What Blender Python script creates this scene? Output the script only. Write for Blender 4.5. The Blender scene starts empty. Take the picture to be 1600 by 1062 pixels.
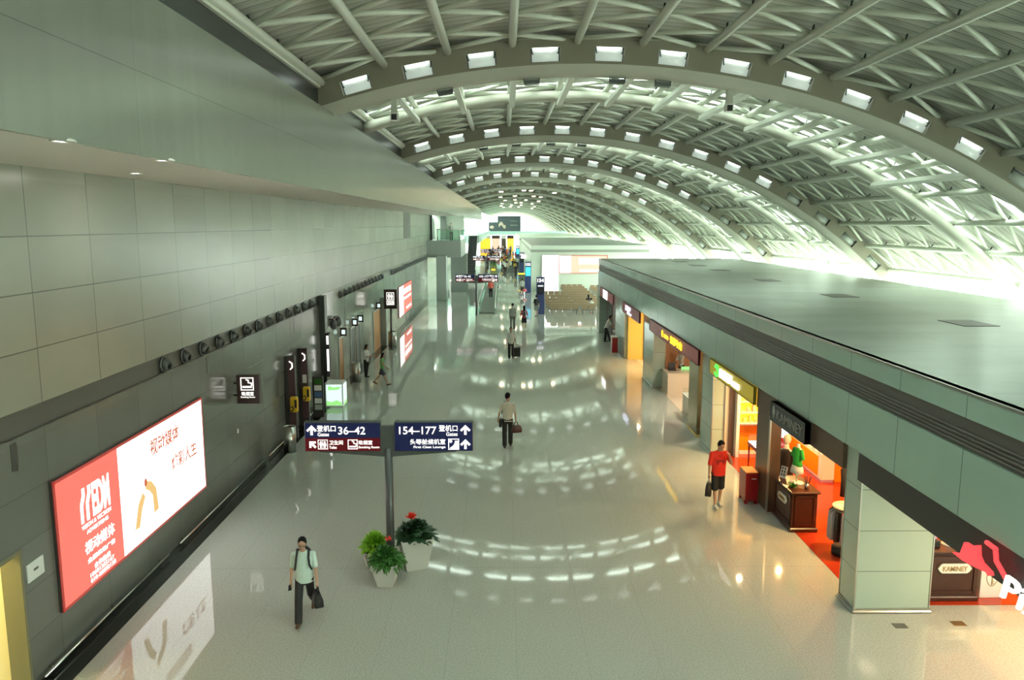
import bpy, math, random
from mathutils import Vector, Matrix
R = math.radians
rnd = random.Random(7)
SC = bpy.context.scene
COL = SC.collection

# ------------------------------------------------------------ camera, sky, exposure
cam = bpy.data.cameras.new('camera'); camo = bpy.data.objects.new('camera', cam); COL.objects.link(camo)
cam.sensor_width = 36.0; cam.lens = 1220.0 / 1600 * 36
cam.clip_start = 0.1; cam.clip_end = 900
camo.location = (0, 0, 7.3)
camo.rotation_euler = (R(90) - math.atan(181 / 1220), 0, -math.atan(12 / 1220))
SC.camera = camo
SC.view_settings.view_transform = 'Standard'; SC.view_settings.look = 'None'
SC.view_settings.gamma = 1.0; SC.view_settings.use_curve_mapping = False
SC.view_settings.exposure = 1.16
SKY = (0.85, 1.0, 0.885); SKY_POWER = 6.6
wd = bpy.data.worlds.new('sky'); SC.world = wd; wd.use_nodes = True
bg = wd.node_tree.nodes['Background']; bg.inputs[0].default_value = (*SKY, 1); bg.inputs[1].default_value = SKY_POWER
SC.cycles.max_bounces = 8; SC.cycles.diffuse_bounces = 5; SC.cycles.glossy_bounces = 4
SC.cycles.transparent_max_bounces = 12; SC.cycles.transmission_bounces = 4
SC.cycles.sample_clamp_indirect = 6.0; SC.cycles.caustics_reflective = False; SC.cycles.caustics_refractive = False
try: SC.cycles.use_denoising = True
except Exception: pass

# ------------------------------------------------------------ materials
M = {}
def mat(name, col, rough=0.5, metal=0.0, emit=0.0, ecol=None, var=0.0, vscale=6.0, spec=None):
    m = bpy.data.materials.new(name); m.use_nodes = True
    nt = m.node_tree; b = nt.nodes['Principled BSDF']
    b.inputs['Base Color'].default_value = (*col, 1); b.inputs['Roughness'].default_value = rough
    b.inputs['Metallic'].default_value = metal
    if spec is not None: b.inputs['Specular IOR Level'].default_value = spec
    if emit > 0:
        b.inputs['Emission Color'].default_value = (*(ecol or col), 1); b.inputs['Emission Strength'].default_value = emit
    if var > 0:
        tc = nt.nodes.new('ShaderNodeTexCoord'); n = nt.nodes.new('ShaderNodeTexNoise')
        n.inputs['Scale'].default_value = vscale; n.inputs['Detail'].default_value = 3
        nt.links.new(tc.outputs['Object'], n.inputs['Vector'])
        rp = nt.nodes.new('ShaderNodeMapRange'); rp.inputs[3].default_value = 1 - var; rp.inputs[4].default_value = 1 + var
        nt.links.new(n.outputs[0], rp.inputs[0])
        mx = nt.nodes.new('ShaderNodeVectorMath'); mx.operation = 'SCALE'; mx.inputs[0].default_value = col
        nt.links.new(rp.outputs[0], mx.inputs['Scale']); nt.links.new(mx.outputs[0], b.inputs['Base Color'])
    M[name] = m; return m

def math_node(nt, op, a, b=None):
    n = nt.nodes.new('ShaderNodeMath'); n.operation = op
    for i, v in enumerate((a, b)):
        if v is None: continue
        if isinstance(v, (int, float)): n.inputs[i].default_value = v
        else: nt.links.new(v, n.inputs[i])
    return n.outputs[0]

def joint_mask(nt, coord, period, offset, width):
    s = math_node(nt, 'SUBTRACT', coord, offset)
    f = math_node(nt, 'FRACT', math_node(nt, 'DIVIDE', s, period))
    lo = math_node(nt, 'LESS_THAN', f, width / period)
    return lo

def panel_mat(name, col, rough, metal, lines, jcol, var=0.05, vscale=(0.5, 0.5, 0.5), spec=None, aniso=0, zmax=None, cell=None):
    """principled surface with dark joint lines; lines = [(axis, period, offset, width)]"""
    m = mat(name, col, rough, metal, spec=spec); nt = m.node_tree; b = nt.nodes['Principled BSDF']
    tc = nt.nodes.new('ShaderNodeTexCoord'); sp = nt.nodes.new('ShaderNodeSeparateXYZ')
    nt.links.new(tc.outputs['Object'], sp.inputs[0])
    mask = None
    for ax, per, off, w in lines:
        k = joint_mask(nt, sp.outputs['XYZ'.index(ax)], per, off, w)
        if ax == 'Z' and zmax: k = math_node(nt, 'MULTIPLY', k, math_node(nt, 'LESS_THAN', sp.outputs[2], zmax))
        mask = k if mask is None else math_node(nt, 'MAXIMUM', mask, k)
    mp = nt.nodes.new('ShaderNodeMapping'); mp.inputs['Scale'].default_value = vscale
    nt.links.new(tc.outputs['Object'], mp.inputs[0])
    n = nt.nodes.new('ShaderNodeTexNoise'); n.inputs['Scale'].default_value = 1.0; n.inputs['Detail'].default_value = 4
    nt.links.new(mp.outputs[0], n.inputs['Vector'])
    rp = nt.nodes.new('ShaderNodeMapRange'); rp.inputs[1].default_value = 0.3; rp.inputs[2].default_value = 0.7
    rp.inputs[3].default_value = 1 - var; rp.inputs[4].default_value = 1 + var
    nt.links.new(n.outputs[0], rp.inputs[0]); scl = rp.outputs[0]
    if cell:   # a small random tone per panel
        cv = nt.nodes.new('ShaderNodeCombineXYZ')
        for i, (ax, per, off) in enumerate(cell):
            fl = math_node(nt, 'FLOOR', math_node(nt, 'DIVIDE', math_node(nt, 'SUBTRACT', sp.outputs['XYZ'.index(ax)], off), per))
            nt.links.new(fl, cv.inputs[i])
        wn = nt.nodes.new('ShaderNodeTexWhiteNoise'); nt.links.new(cv.outputs[0], wn.inputs['Vector'])
        r2 = nt.nodes.new('ShaderNodeMapRange'); r2.inputs[3].default_value = 0.93; r2.inputs[4].default_value = 1.07
        nt.links.new(wn.outputs['Value'], r2.inputs[0]); scl = math_node(nt, 'MULTIPLY', scl, r2.outputs[0])
    vm = nt.nodes.new('ShaderNodeVectorMath'); vm.operation = 'SCALE'; vm.inputs[0].default_value = col
    nt.links.new(scl, vm.inputs['Scale'])
    if mask is not None:
        mx = nt.nodes.new('ShaderNodeMix'); mx.data_type = 'RGBA'
        nt.links.new(mask, mx.inputs['Factor']); nt.links.new(vm.outputs[0], mx.inputs[6]); mx.inputs[7].default_value = (*jcol, 1)
        nt.links.new(mx.outputs[2], b.inputs['Base Color'])
    else: nt.links.new(vm.outputs[0], b.inputs['Base Color'])
    if aniso: b.inputs['Anisotropic'].default_value = aniso
    return m

# floor: polished speckled granite tiles
fm = panel_mat('floor_granite', (0.43, 0.45, 0.405), 0.04, 0.0,
               [('X', 1.2, 0.2, 0.006), ('Y', 6.0, 15.88, 0.012)], (0.33, 0.345, 0.31), 0.16, (30, 30, 30), spec=0.42)
panel_mat('fascia_metal', (0.41, 0.43, 0.385), 0.24, 0.75, [('Z', 5, 9.15, 0.012), ('Y', 3.0, 0.9, 0.01)], (0.25, 0.28, 0.25), 0.05, (0.2, 6, 0.15), aniso=0.4)
panel_mat('wall_panel', (0.29, 0.295, 0.243), 0.27, 0.0, [('Y', 1.86, 12.45, 0.02), ('Z', 0.89, 4.43, 0.02)], (0.10, 0.11, 0.09), 0.05,
          zmax=7.5, spec=0.9, cell=[('Y', 1.86, 12.45), ('Z', 0.89, 4.43)])
panel_mat('wall_panel_low', (0.15, 0.155, 0.135), 0.17, 0.0, [('Y', 1.63, 12.44, 0.014), ('Z', 0.78, 0.0, 0.014)], (0.09, 0.10, 0.09), 0.05,
          zmax=3.5, spec=0.9, cell=[('Y', 1.63, 12.44), ('Z', 0.78, 0.0)])
panel_mat('wall_marble', (0.36, 0.375, 0.335), 0.08, 0.0, [('Y', 2.4, 31.8, 0.02)], (0.15, 0.16, 0.14), 0.10, (0.8, 0.8, 0.8), spec=0.9)
mat('band_grey', (0.11, 0.11, 0.097), 0.4, 0.1, var=0.06, vscale=2)
mat('soffit_plaster', (0.85, 0.79, 0.73), 0.45, var=0.03, vscale=0.7)
mat('dark_panel', (0.045, 0.05, 0.05), 0.25, 0.2)
mat('black_granite', (0.012, 0.014, 0.013), 0.12, var=0.3, vscale=30)
mat('steel', (0.50, 0.50, 0.46), 0.28, 1.0)
mat('steel_rail', (0.6, 0.6, 0.56), 0.22, 1.0)
mat('arch_face', (0.25, 0.23, 0.175), 0.45, var=0.04, vscale=1.5)
mat('arch_tube', (0.50, 0.50, 0.43), 0.42, var=0.03, vscale=1.5)
mat('tube_white', (0.70, 0.73, 0.64), 0.40, var=0.04, vscale=2)
panel_mat('deck_metal', (0.55, 0.55, 0.49), 0.45, 0.0, [('Y', 0.36, 0.0, 0.045), ('Y', 0.36, 0.12, 0.02)], (0.22, 0.22, 0.20), 0.07, (0.4, 3, 0.4))
mat('deck_top', (0.8, 0.82, 0.8), 0.7)
mat('nozzle_black', (0.03, 0.032, 0.032), 0.35, 0.3)
mat('nozzle_grey', (0.12, 0.13, 0.13), 0.32, 0.6)
mat('lamp_diffuser', (0.70, 0.75, 0.70), 0.35, emit=0.15, ecol=(0.86, 1.0, 0.92))
mat('lamp_off', (0.55, 0.58, 0.55), 0.35)
mat('lamp_tube', (1, 1, 1), 0.4, emit=2.5, ecol=(0.9, 1.0, 0.94))
mat('lamp_warm', (1, 0.9, 0.7), 0.4, emit=14.0, ecol=(1.0, 0.80, 0.48))
mat('lamp_white', (1, 1, 1), 0.4, emit=5.0, ecol=(1.0, 0.97, 0.88))
mat('bracket_dark', (0.04, 0.05, 0.05), 0.5)
panel_mat('shop_panel', (0.36, 0.51, 0.43), 0.17, 0.0, [('Y', 1.85, 14.35, 0.016)], (0.13, 0.19, 0.16), 0.05, (0.6, 0.6, 0.6), spec=0.7)
panel_mat('pillar_panel', (0.42, 0.52, 0.44), 0.16, 0.0, [('Z', 0.8, 0.02, 0.014)], (0.16, 0.20, 0.17), 0.04, (0.6, 0.6, 0.6), spec=0.7)
panel_mat('shop_roof', (0.31, 0.355, 0.32), 0.28, 0.2, [('Y', 1.85, 14.35, 0.02), ('X', 2.4, 6.5, 0.02)], (0.20, 0.24, 0.21), 0.16, (0.35, 0.9, 0.5), cell=[('X', 2.4, 6.5), ('Y', 1.85, 14.35)])
mat('groove_dark', (0.14, 0.13, 0.12), 0.4, 0.3)
mat('groove_line', (0.30, 0.29, 0.27), 0.35, 0.6)
mat('fascia_black', (0.035, 0.036, 0.038), 0.4)
mat('brown_metal', (0.13, 0.085, 0.06), 0.35, 0.3, var=0.1, vscale=2)
mat('mirror_brown', (0.34, 0.29, 0.17), 0.15, 0.8)
mat('wood_dark', (0.055, 0.018, 0.011), 0.28, var=0.25, vscale=9)
mat('wood_red', (0.30, 0.008, 0.012), 0.25)
mat('carpet_red', (0.42, 0.040, 0.012), 0.16, var=0.08, vscale=3)
mat('cream', (0.68, 0.58, 0.45), 0.30)
mat('cream_yellow', (0.85, 0.60, 0.17), 0.3)
mat('wall_yellow', (0.95, 0.50, 0.0), 0.5)
mat('wall_orange', (0.90, 0.27, 0.0), 0.5)
mat('peach', (0.80, 0.48, 0.28), 0.5)
mat('shelf_glow', (0.4, 0.3, 0.08), 0.5, emit=0.741, ecol=(1.0, 0.42, 0.01))
mat('white_gloss', (0.80, 0.79, 0.74), 0.25)
mat('white_matte', (0.78, 0.77, 0.72), 0.6)
mat('sign_maroon', (0.20, 0.035, 0.045), 0.4, emit=0.05, ecol=(0.5, 0.08, 0.1))
mat('sign_red_dull', (0.33, 0.055, 0.06), 0.35, emit=0.06)
mat('sign_olive', (0.62, 0.48, 0.03), 0.4, emit=0.10, ecol=(0.7, 0.55, 0.03))
mat('sign_navy', (0.012, 0.016, 0.055), 0.4, spec=0.15, emit=0.05, ecol=(0.06, 0.08, 0.30))
mat('sign_wine', (0.09, 0.008, 0.012), 0.4, spec=0.15, emit=0.06, ecol=(0.35, 0.02, 0.03))
mat('sign_brown', (0.05, 0.022, 0.02), 0.3)
mat('sign_slate', (0.045, 0.055, 0.065), 0.3)
mat('sign_grey_metal', (0.10, 0.11, 0.11), 0.4, 0.4)
mat('letter_white', (0.3, 0.3, 0.28), 0.5, emit=0.780, ecol=(1.0, 0.98, 0.88))
mat('letter_silver', (0.42, 0.42, 0.38), 0.3, 0.6)
mat('letter_yellow', (0.3, 0.2, 0.02), 0.5, emit=0.936, ecol=(1.0, 0.62, 0.03))
mat('letter_red', (0.2, 0.02, 0.02), 0.5, emit=0.585, ecol=(1.0, 0.07, 0.075))
mat('letter_green', (0.03, .3, .05), 0.5, emit=0.624, ecol=(0.1, 1.0, 0.12))
mat('letter_gold', (0.45, 0.30, 0.10), 0.4, 0.3)
mat('letter_blue', (0.2, 0.2, 0.3), 0.5, emit=0.936, ecol=(0.75, 0.80, 1.0))
mat('screen_white', (0.1, 0.1, 0.1), 0.3, emit=1.248, ecol=(1.0, 0.99, 0.93))
mat('screen_red', (0.1, 0.03, 0.03), 0.3, emit=0.585, ecol=(1.0, 0.15, 0.11))
mat('screen_redink', (0.05, 0.02, 0.01), 0.3, emit=0.30, ecol=(0.95, 0.22, 0.11))
mat('screen_ochre', (0.06, 0.04, 0.01), 0.3, emit=0.42, ecol=(0.95, 0.60, 0.22))
mat('screen_tint', (0.1, 0.1, 0.12), 0.3, emit=0.468, ecol=(0.78, 0.80, 0.95))
mat('screen_pink', (0.1, 0.08, 0.06), 0.3, emit=0.562, ecol=(1.0, 0.60, 0.42))
mat('screen_cyan', (0.02, 0.1, 0.12), 0.3, emit=0.546, ecol=(0.08, 0.72, 0.95))
mat('screen_green', (0.05, 0.1, 0.05), 0.3, emit=0.468, ecol=(0.35, 0.85, 0.25))
mat('screen_mint', (0.1, 0.12, 0.1), 0.3, emit=0.530, ecol=(0.72, 1.0, 0.90))
mat('frame_dark', (0.06, 0.05, 0.05), 0.35, 0.2)
mat('frame_red', (0.45, 0.06, 0.05), 0.35, emit=0.195)
mat('olive_jamb', (0.20, 0.19, 0.11), 0.4)
mat('room_yellow', (0.85, 0.78, 0.50), 0.6)
mat('phone_maroon', (0.10, 0.05, 0.055), 0.3)
mat('phone_yellow', (0.85, 0.52, 0.03), 0.35)
mat('orange_door', (0.62, 0.28, 0.07), 0.4)
mat('dark_door', (0.06, 0.065, 0.06), 0.3)
mat('pylon_blue', (0.035, 0.055, 0.17), 0.3)
mat('bench_tan', (0.36, 0.26, 0.16), 0.45, var=0.05)
mat('bench_metal', (0.22, 0.24, 0.24), 0.35, 0.8)
mat('block_wall', (0.66, 0.74, 0.63), 0.3, var=0.04)
mat('block_band', (0.33, 0.35, 0.30), 0.35)
mat('grey_column', (0.36, 0.40, 0.38), 0.35, 0.2)
mat('escalator_black', (0.015, 0.015, 0.015), 0.5)
mat('escalator_grey', (0.15, 0.17, 0.15), 0.5)
mat('teal_slab', (0.38, 0.58, 0.52), 0.4)
mat('billboard_dark', (0.05, 0.07, 0.075), 0.4, var=0.2, vscale=1)
mat('leaf_lime', (0.28, 0.55, 0.04), 0.45, var=0.25, vscale=20)
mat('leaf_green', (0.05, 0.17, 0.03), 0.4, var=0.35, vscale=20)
mat('leaf_dark', (0.018, 0.055, 0.022), 0.35, var=0.3, vscale=20)
mat('flower_red', (0.85, 0.05, 0.02), 0.5)
mat('flower_dark', (0.22, 0.05, 0.04), 0.5)
mat('soil', (0.03, 0.022, 0.015), 0.9)
mat('pot_white', (0.56, 0.55, 0.50), 0.4)
mat('skin', (0.50, 0.30, 0.20), 0.5, var=0.05, vscale=8)
mat('hair', (0.006, 0.005, 0.005), 0.6, spec=0.2)
mat('eye_dark', (0.02, 0.015, 0.015), 0.3)
mat('lip', (0.38, 0.15, 0.12), 0.5)
for n, c in dict(mint=(0.60, 0.74, 0.67), cream_polo=(0.60, 0.57, 0.48), white_shirt=(0.68, 0.70, 0.66), grey_shirt=(0.42, 0.46, 0.42), red_tee=(0.80, 0.030, 0.012),
                 tee_print=(0.33, 0.010, 0.008), black_cloth=(0.018, 0.018, 0.020), navy_cloth=(0.03, 0.04, 0.08), pink_top=(0.62, 0.12, 0.14), green_top=(0.13, 0.42, 0.15),
                 denim=(0.06, 0.08, 0.10), grey_trousers=(0.15, 0.16, 0.14), brown_leather=(0.10, 0.045, 0.025), coral_top=(0.75, 0.13, 0.09),
                 beige_cloth=(0.50, 0.42, 0.32), yellow_cloth=(0.65, 0.45, 0.06), green_cloth=(0.03, 0.42, 0.05), blue_cloth=(0.12, 0.20, 0.40), lilac_cloth=(0.45, 0.30, 0.5), shirt_grey_blue=(0.33, 0.36, 0.42)).items():
    mat(n, c, 0.75, var=0.06, vscale=12)
mat('shoe_white', (0.62, 0.62, 0.56), 0.5)
mat('bag_black', (0.015, 0.015, 0.017), 0.55, var=0.2, vscale=20)
mat('bag_brown', (0.09, 0.035, 0.03), 0.5)
mat('plastic_white', (0.75, 0.77, 0.74), 0.35)
mat('cardboard', (0.55, 0.50, 0.40), 0.6)
mat('kiosk_olive', (0.16, 0.17, 0.05), 0.5)
mat('bronze', (0.28, 0.19, 0.09), 0.35, 0.6)
def glass_mat(name, tint, gl):
    m = bpy.data.materials.new(name); m.use_nodes = True; nt = m.node_tree; nt.nodes.clear()
    o = nt.nodes.new('ShaderNodeOutputMaterial'); t = nt.nodes.new('ShaderNodeBsdfTransparent'); t.inputs[0].default_value = (*tint, 1)
    g = nt.nodes.new('ShaderNodeBsdfGlossy'); g.inputs['Roughness'].default_value = 0.05; mx = nt.nodes.new('ShaderNodeMixShader'); mx.inputs[0].default_value = gl
    nt.links.new(t.outputs[0], mx.inputs[1]); nt.links.new(g.outputs[0], mx.inputs[2]); nt.links.new(mx.outputs[0], o.inputs[0]); M[name] = m
glass_mat('glass_clear', (0.95, 0.98, 0.96), 0.06); glass_mat('glass_green', (0.72, 0.86, 0.79), 0.10)

# ------------------------------------------------------------ mesh helpers
def frame_of(d):
    d = Vector(d).normalized(); a = Vector((0, 0, 1)) if abs(d.z) < 0.92 else Vector((0, 1, 0))
    u = d.cross(a).normalized(); return d, u, d.cross(u).normalized()
class MB:
    def __init__(s): s.v = []; s.f = []; s.mi = []; s.sm = []; s.mats = []
    def m(s, name):
        if name not in s.mats: s.mats.append(name)
        return s.mats.index(name)
    def add(s, vs, fs, mt, smooth=False):
        o = len(s.v); s.v += [tuple(p) for p in vs]; k = s.m(mt)
        for f in fs: s.f.append([i + o for i in f]); s.mi.append(k); s.sm.append(smooth)
        return s
    def box(s, x0, x1, y0, y1, z0, z1, mt, bev=0.0):
        if bev <= 0:
            vs = [(x, y, z) for x in (x0, x1) for y in (y0, y1) for z in (z0, z1)]
            return s.add(vs, [(0, 1, 3, 2), (4, 6, 7, 5), (0, 4, 5, 1), (2, 3, 7, 6), (0, 2, 6, 4), (1, 5, 7, 3)], mt)
        b = min(bev, abs(x1 - x0) / 2.01, abs(y1 - y0) / 2.01, abs(z1 - z0) / 2.01)
        pl = lambda e: [(x0 + b - e, y0 + b - e), (x1 - b + e, y0 + b - e)]
        def ring(i, z):   # octagon ring
            if i: return [(x0 + b, y0, z), (x1 - b, y0, z), (x1, y0 + b, z), (x1, y1 - b, z), (x1 - b, y1, z), (x0 + b, y1, z), (x0, y1 - b, z), (x0, y0 + b, z)]
            e = b
            return [(x0 + b + e * .0, y0 + e, z), (x1 - b, y0 + e, z), (x1 - e, y0 + b, z), (x1 - e, y1 - b, z), (x1 - b, y1 - e, z), (x0 + b, y1 - e, z), (x0 + e, y1 - b, z), (x0 + e, y0 + b, z)]
        return s.rings([ring(0, z0), ring(1, z0 + b), ring(1, z1 - b), ring(0, z1)], mt, False)
    def rings(s, rr, mt, smooth=True, cap=True):
        n = len(rr[0]); vs = [p for r in rr for p in r]; fs = []
        for i in range(len(rr) - 1):
            for j in range(n):
                a, b = i * n + j, i * n + (j + 1) % n; fs.append((a, b, b + n, a + n))
        if cap: fs.append(tuple(reversed(range(n)))); fs.append(tuple(range((len(rr) - 1) * n, len(rr) * n)))
        return s.add(vs, fs, mt, smooth)
    def cyl(s, p0, p1, r0, r1=None, mt='steel', seg=12, smooth=True):
        r1 = r0 if r1 is None else r1; p0 = Vector(p0); p1 = Vector(p1); d, u, w = frame_of(p1 - p0)
        rr = [[p + (u * math.cos(2 * math.pi * j / seg) + w * math.sin(2 * math.pi * j / seg)) * r for j in range(seg)] for p, r in ((p0, r0), (p1, r1))]
        return s.rings(rr, mt, smooth)
    def caps(s, p0, p1, r0, r1, mt, seg=10):
        p0 = Vector(p0); p1 = Vector(p1); d, u, w = frame_of(p1 - p0); rr = []
        for k in (-80, -50, -20): rr.append((p0 + d * r0 * math.sin(R(k)), r0 * math.cos(R(k))))
        for k in (20, 50, 80): rr.append((p1 + d * r1 * math.sin(R(k)), r1 * math.cos(R(k))))
        return s.rings([[c + (u * math.cos(2 * math.pi * j / seg) + w * math.sin(2 * math.pi * j / seg)) * r for j in range(seg)] for c, r in rr], mt)
    def tube(s, pts, r, mt, seg=8):
        for a, b in zip(pts, pts[1:]): s.caps(a, b, r, r, mt, seg)
        return s
    def ell(s, c, rx, ry, rz, mt, seg=14, nr=9, rot=None):
        c = Vector(c); rr = []
        for i in range(1, nr):
            a = -math.pi / 2 + math.pi * i / nr
            ring = []
            for j in range(seg):
                p = Vector((rx * math.cos(a) * math.cos(2 * math.pi * j / seg), ry * math.cos(a) * math.sin(2 * math.pi * j / seg), rz * math.sin(a)))
                ring.append(c + (rot @ p if rot else p))
            rr.append(ring)
        return s.rings(rr, mt)
    def lathe(s, prof, c, mt, seg=20, axis='Z'):
        rr = []
        for r, h in prof:
            ring = []
            for j in range(seg):
                a = 2 * math.pi * j / seg; q = (r * math.cos(a), r * math.sin(a), h)
                if axis == 'X': q = (h, r * math.cos(a), r * math.sin(a))
                if axis == 'Y': q = (-r * math.cos(a), h, r * math.sin(a))
                ring.append((q[0] + c[0], q[1] + c[1], q[2] + c[2]))
            rr.append(ring)
        return s.rings(rr, mt)
    def loft(s, secs, mt, seg=16, xv=(1, 0, 0)):
        """secs: (centre, rx, ry); rings lie across the path, rx along xv"""
        rr = []; n = len(secs); xv = Vector(xv)
        for i, (c, rx, ry) in enumerate(secs):
            c = Vector(c); d = (Vector(secs[min(i + 1, n - 1)][0]) - Vector(secs[max(i - 1, 0)][0])).normalized()
            u = (xv - d * xv.dot(d)).normalized(); w = d.cross(u)
            rr.append([c + u * rx * math.cos(2 * math.pi * j / seg) + w * ry * math.sin(2 * math.pi * j / seg) for j in range(seg)])
        return s.rings(rr, mt)
    def prism(s, poly, o, u, v, nrm, t, mt):
        """polygon (a,b) in the plane o + a*u + b*v, thickness t along nrm"""
        o, u, v, nrm = map(Vector, (o, u, v, nrm)); n = len(poly)
        a = [o + u * p[0] + v * p[1] for p in poly]; b = [p + nrm * t for p in a]
        fs = [tuple(reversed(range(n))), tuple(range(n, 2 * n))] + [(i, (i + 1) % n, (i + 1) % n + n, i + n) for i in range(n)]
        return s.add(a + b, fs, mt)
    def leaf(s, base, tip, w, up, mt, n=4, droop=0.0):
        base = Vector(base); tip = Vector(tip); d = tip - base; up = Vector(up)
        side = d.cross(up); side = side.normalized() if side.length > 1e-6 else Vector((1, 0, 0)); vs = []
        for i in range(n + 1):
            t = i / n; c = base + d * t - Vector((0, 0, 1)) * droop * t * t; ww = w * math.sin(math.pi * (0.12 + 0.86 * t)) * 0.5
            vs += [c - side * ww, c + up * ww * 0.25, c + side * ww]
        fs = []
        for i in range(n):
            a = i * 3; fs += [(a, a + 1, a + 4, a + 3), (a + 1, a + 2, a + 5, a + 4)]
        return s.add(vs, fs, mt, True)
    def mesh(s, name):
        me = bpy.data.meshes.new(name); me.from_pydata(s.v, [], s.f)
        for k in s.mats: me.materials.append(M[k])
        me.polygons.foreach_set('material_index', s.mi); me.polygons.foreach_set('use_smooth', s.sm); me.update(); return me
    def build(s, name, parent=None, loc=None, rot=None):
        return link(name, s.mesh(name), parent, loc, rot)
def link(name, me, parent=None, loc=None, rot=None):
    o = bpy.data.objects.new(name, me); COL.objects.link(o)
    if parent: o.parent = parent
    if loc: o.location = loc
    if rot: o.rotation_euler = rot
    return o
def tag(o, label, cat=None, group=None, kind=None):
    o['label'] = label
    if cat: o['category'] = cat
    if group: o['group'] = group
    if kind: o['kind'] = kind
    return o
def thing(name, label, cat, loc=(0, 0, 0), rz=0, group=None):
    o = bpy.data.objects.new(name, None); COL.objects.link(o); o.location = loc; o.rotation_euler = (0, 0, rz); o.empty_display_size = 0.1
    return tag(o, label, cat, group)
def struct(name, mb, label=None, parent=None):
    o = mb.build(name, parent)
    if not parent:
        o['kind'] = 'structure'
        if label: o['label'] = label
    return o
def copy_tree(o, loc=None, rz=None, label=None, group=None, parent=None):
    c = o.copy(); COL.objects.link(c)
    if parent: c.parent = parent
    for ch in list(o.children): copy_tree(ch, parent=c)
    if loc is not None: c.location = loc
    if rz is not None: c.rotation_euler = (0, 0, rz)
    if label: c['label'] = label
    if group: c['group'] = group
    return c
DG = lambda: bpy.context.evaluated_depsgraph_get()
def solid_text(name, s, o, right, up, h, w, mt, parent=None, depth=0.01, bold=0.0):
    """lettering fitted into the w x h box whose lower left corner is o"""
    cu = bpy.data.curves.new('txt', 'FONT'); cu.body = s; cu.extrude = 0.02; cu.offset = bold; cu.resolution_u = 3
    t = bpy.data.objects.new('txt', cu); COL.objects.link(t); bpy.context.view_layer.update()
    me = bpy.data.meshes.new_from_object(t.evaluated_get(DG())); bpy.data.objects.remove(t); bpy.data.curves.remove(cu)
    xs = [v.co.x for v in me.vertices]; ys = [v.co.y for v in me.vertices]
    if not xs: return None
    x0, x1, y0, y1 = min(xs), max(xs), min(ys), max(ys); right = Vector(right).normalized(); up = Vector(up).normalized(); nr = right.cross(up); o = Vector(o)
    if w is None: w = h * (x1 - x0) / (y1 - y0)
    for v in me.vertices:
        v.co = o + right * ((v.co.x - x0) / (x1 - x0) * w) + up * ((v.co.y - y0) / (y1 - y0) * h) + nr * (depth if v.co.z > 0 else 0)
    me.materials.clear(); me.materials.append(M[mt]); me.name = name
    return link(name, me, parent)
def voxel(mb, name, size, mt, parent, smooth_it=2):
    """one continuous surface from overlapping volumes"""
    me = mb.mesh(name + '_raw'); o = bpy.data.objects.new('raw', me); COL.objects.link(o)
    md = o.modifiers.new('r', 'REMESH'); md.mode = 'VOXEL'; md.voxel_size = size; md.use_smooth_shade = True
    if smooth_it:
        sm = o.modifiers.new('s', 'SMOOTH'); sm.iterations = smooth_it; sm.factor = 0.5
    bpy.context.view_layer.update(); nm = bpy.data.meshes.new_from_object(o.evaluated_get(DG())); bpy.data.objects.remove(o)
    nm.materials.clear(); nm.materials.append(M[mt]); nm.name = name
    nm.polygons.foreach_set('use_smooth', [True] * len(nm.polygons))
    nm.polygons.foreach_set('material_index', [0] * len(nm.polygons)); bpy.data.meshes.remove(me)
    return link(name, nm, parent)

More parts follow.
